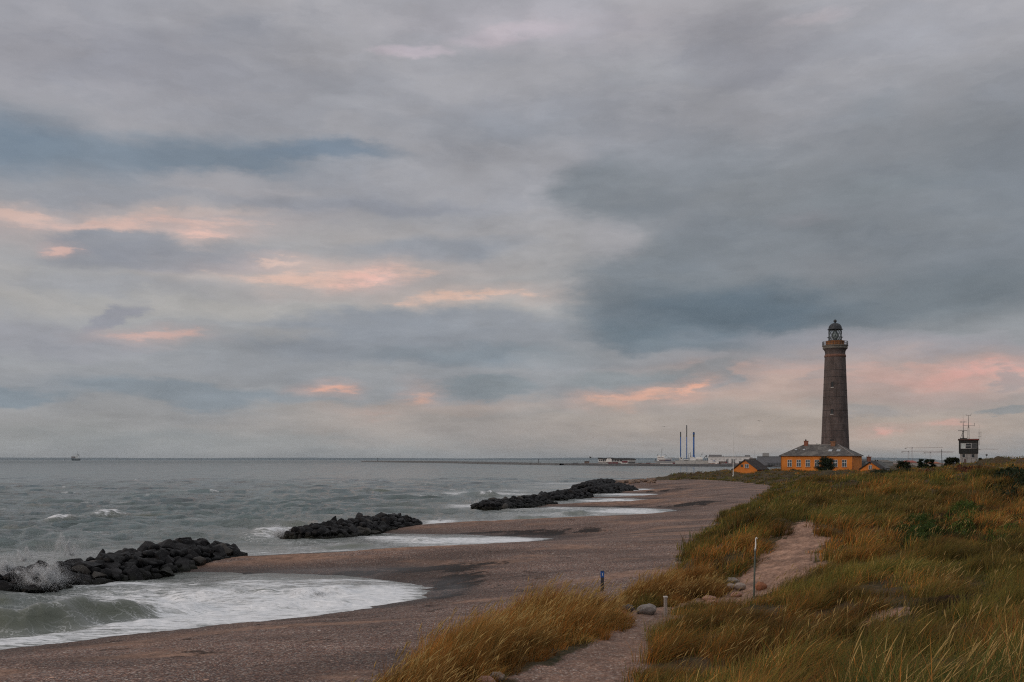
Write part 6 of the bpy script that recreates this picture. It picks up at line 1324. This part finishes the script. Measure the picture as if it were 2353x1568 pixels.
# gulls
GUL = M('gull_grey', (.11, .10, .10), .8, .3, 3)
for (px, py, Y, span, bank, lb) in [(2557, 1418, 60, 26, .15, 'largest gull gliding over the dune left of the lighthouse'), (2237, 1437, 90, 24, -.1, 'gull gliding just left of the blue barge legs'), (1998, 1473, 90, 18, -.6, 'faint banking gull above the harbour mouth')]:
    p = pr(px, py, Y); W = span / (F * 1.4653) * Y; o = empty('gull', p, .3, lb, 'gull'); o.rotation_euler = (0, bank, .25); b = MB()
    L = W * .32; ring = [(-.5, .02), (-.32, .07), (-.05, .10), (.2, .08), (.36, .055), (.46, .045), (.56, .006)]; vs_ = []; n_ = 8
    for (t_, r_q) in ring:
        for i in range(n_): a = 2 * math.pi * i / n_; vs_.append((r_q * L * math.cos(a) * 1.0, t_ * L, r_q * L * math.sin(a) * .8 + (.03 * L if t_ > .3 else 0)))
    fs = [(j * n_ + i, j * n_ + (i + 1) % n_, (j + 1) * n_ + (i + 1) % n_, (j + 1) * n_ + i) for j in range(6) for i in range(n_)]
    for s_ in (-1, 1):       # wings: arm rises, hand droops; body and wings are one mesh
        st_ = [(0, 0, .11, .02), (.18, .10, .12, .018), (.42, .15, .10, .012), (.66, .10, .08, .008), (.86, .02, .05, .005), (1.0, -.05, .01, .002)]; b0 = len(vs_)
        for (t_, zz_, ch, th) in st_:
            xx = s_ * t_ * W / 2; sw = -.12 * W * max(0, t_ - .42); zq = zz_ * W * .35
            vs_ += [(xx, ch * W * .9 * .5 + sw, zq), (xx, sw, zq + th * W), (xx, -ch * W * .9 * .6 + sw, zq), (xx, sw, zq - th * W * .4)]
        for j in range(5):
            for i in range(4): q0 = b0 + j * 4; fs.append((q0 + i, q0 + (i + 1) % 4, q0 + 4 + (i + 1) % 4, q0 + 4 + i))
    fs.append((0, 1, 2, 3)); b.add(vs_, fs); q = b.build('body', GUL, None, True); bpy.data.objects.remove(o); q.name = 'gull'; q.location = p; q.rotation_euler = (0, bank, .25); tag(q, lb, 'gull')

# ------------------------------------------------------------------ spray
def spray(px, py, Y, rx, ry, rz_, n_, s0, seed, up=1.0):
    r_ = np.random.default_rng(seed); c = pr(px, py, Y); t_ = np.array([(1, 0, -.7), (-1, 0, -.7), (0, 1, .7), (0, -1, .7)]) * .6; f4 = np.array([(0, 2, 3), (1, 3, 2), (0, 1, 2), (0, 3, 1)])
    e = r_.normal(size=(n_, 3)); rr = np.minimum(np.abs(r_.normal(size=n_)) * .55, 1.6); e = e / np.linalg.norm(e, axis=1)[:, None] * rr[:, None]; p = e * (rx, ry, rz_) + c
    fb = fbm(p[:, 0] * 1.4, p[:, 2] * 1.6 + p[:, 1], 3, seed); f2 = fbm(p[:, 0] * 3.2, p[:, 1] * .4, 3, seed + 3); p[:, 2] += np.maximum(f2, 0) * rz_ * 2.2 * up; k = (p[:, 2] > .02) & (fb > -.12); p = p[k]; s = s0 * r_.uniform(.4, 1.5, len(p)) * (1.4 - .6 * np.minimum(rr[k], 1.3))
    V = (p[:, None, :] + t_[None] * s[:, None, None]).reshape(-1, 3); Fq = (f4[None] + (np.arange(len(p)) * 4)[:, None, None]).reshape(-1, 3); return V, Fq
WSP = M('spray_white', (.80, .82, .84), .6, .05)
Vs, Fs, b0 = [], [], 0
for a in [(95,1955,53,2.4,1.2,.40,60000,.012,1), (140,1950,52,1.5,1.2,.75,80000,.013,2), (15,1925,55,1.4,1.0,.75,50000,.013,3), (230,1868,64,4.6,2.0,.9,60000,.009,4), (80,1885,62,3.4,2,.7,36000,.009,5), (960,1800,90,1.8,1.5,.5,40000,.017,6), (930,1785,93,2.8,1.5,.7,30000,.014,7), (355,1752,172,1.3,1.2,.35,7000,.05,8), (215,1753,172,1.4,1.2,.3,7000,.05,9), (1490,1763,111,1.7,1.0,.5,12000,.03,10), (1590,1702,160,3,2,.7,12000,.045,11), (1050,2000,51,1.6,.6,.22,9000,.018,12)]:
    V, Fq = spray(*a[:7], s0=a[7], seed=a[8]); Vs.append(V); Fs.append(Fq + b0); b0 += len(V)
o = npmesh('sea_spray', np.concatenate(Vs), [np.concatenate(Fs)], WSP, smooth=False); o['kind'] = 'stuff'

# ------------------------------------------------------------------ haze
HAZE = 0.000022
if HAZE:
    b = MB(); b.box(-32000, 32000, -300, 31000, -6, 140); hz_ = b.build('haze', None); hz_['kind'] = 'stuff'
    m, n = new_mat('pale_sea_air'); v = n.n('ShaderNodeVolumePrincipled', {'Color': (.80, .88, .95, 1), 'Density': HAZE, 'Anisotropy': .2})
    n.t.links.new(v.outputs[0], n.n('ShaderNodeOutputMaterial').inputs['Volume']); hz_.data.materials.append(m)
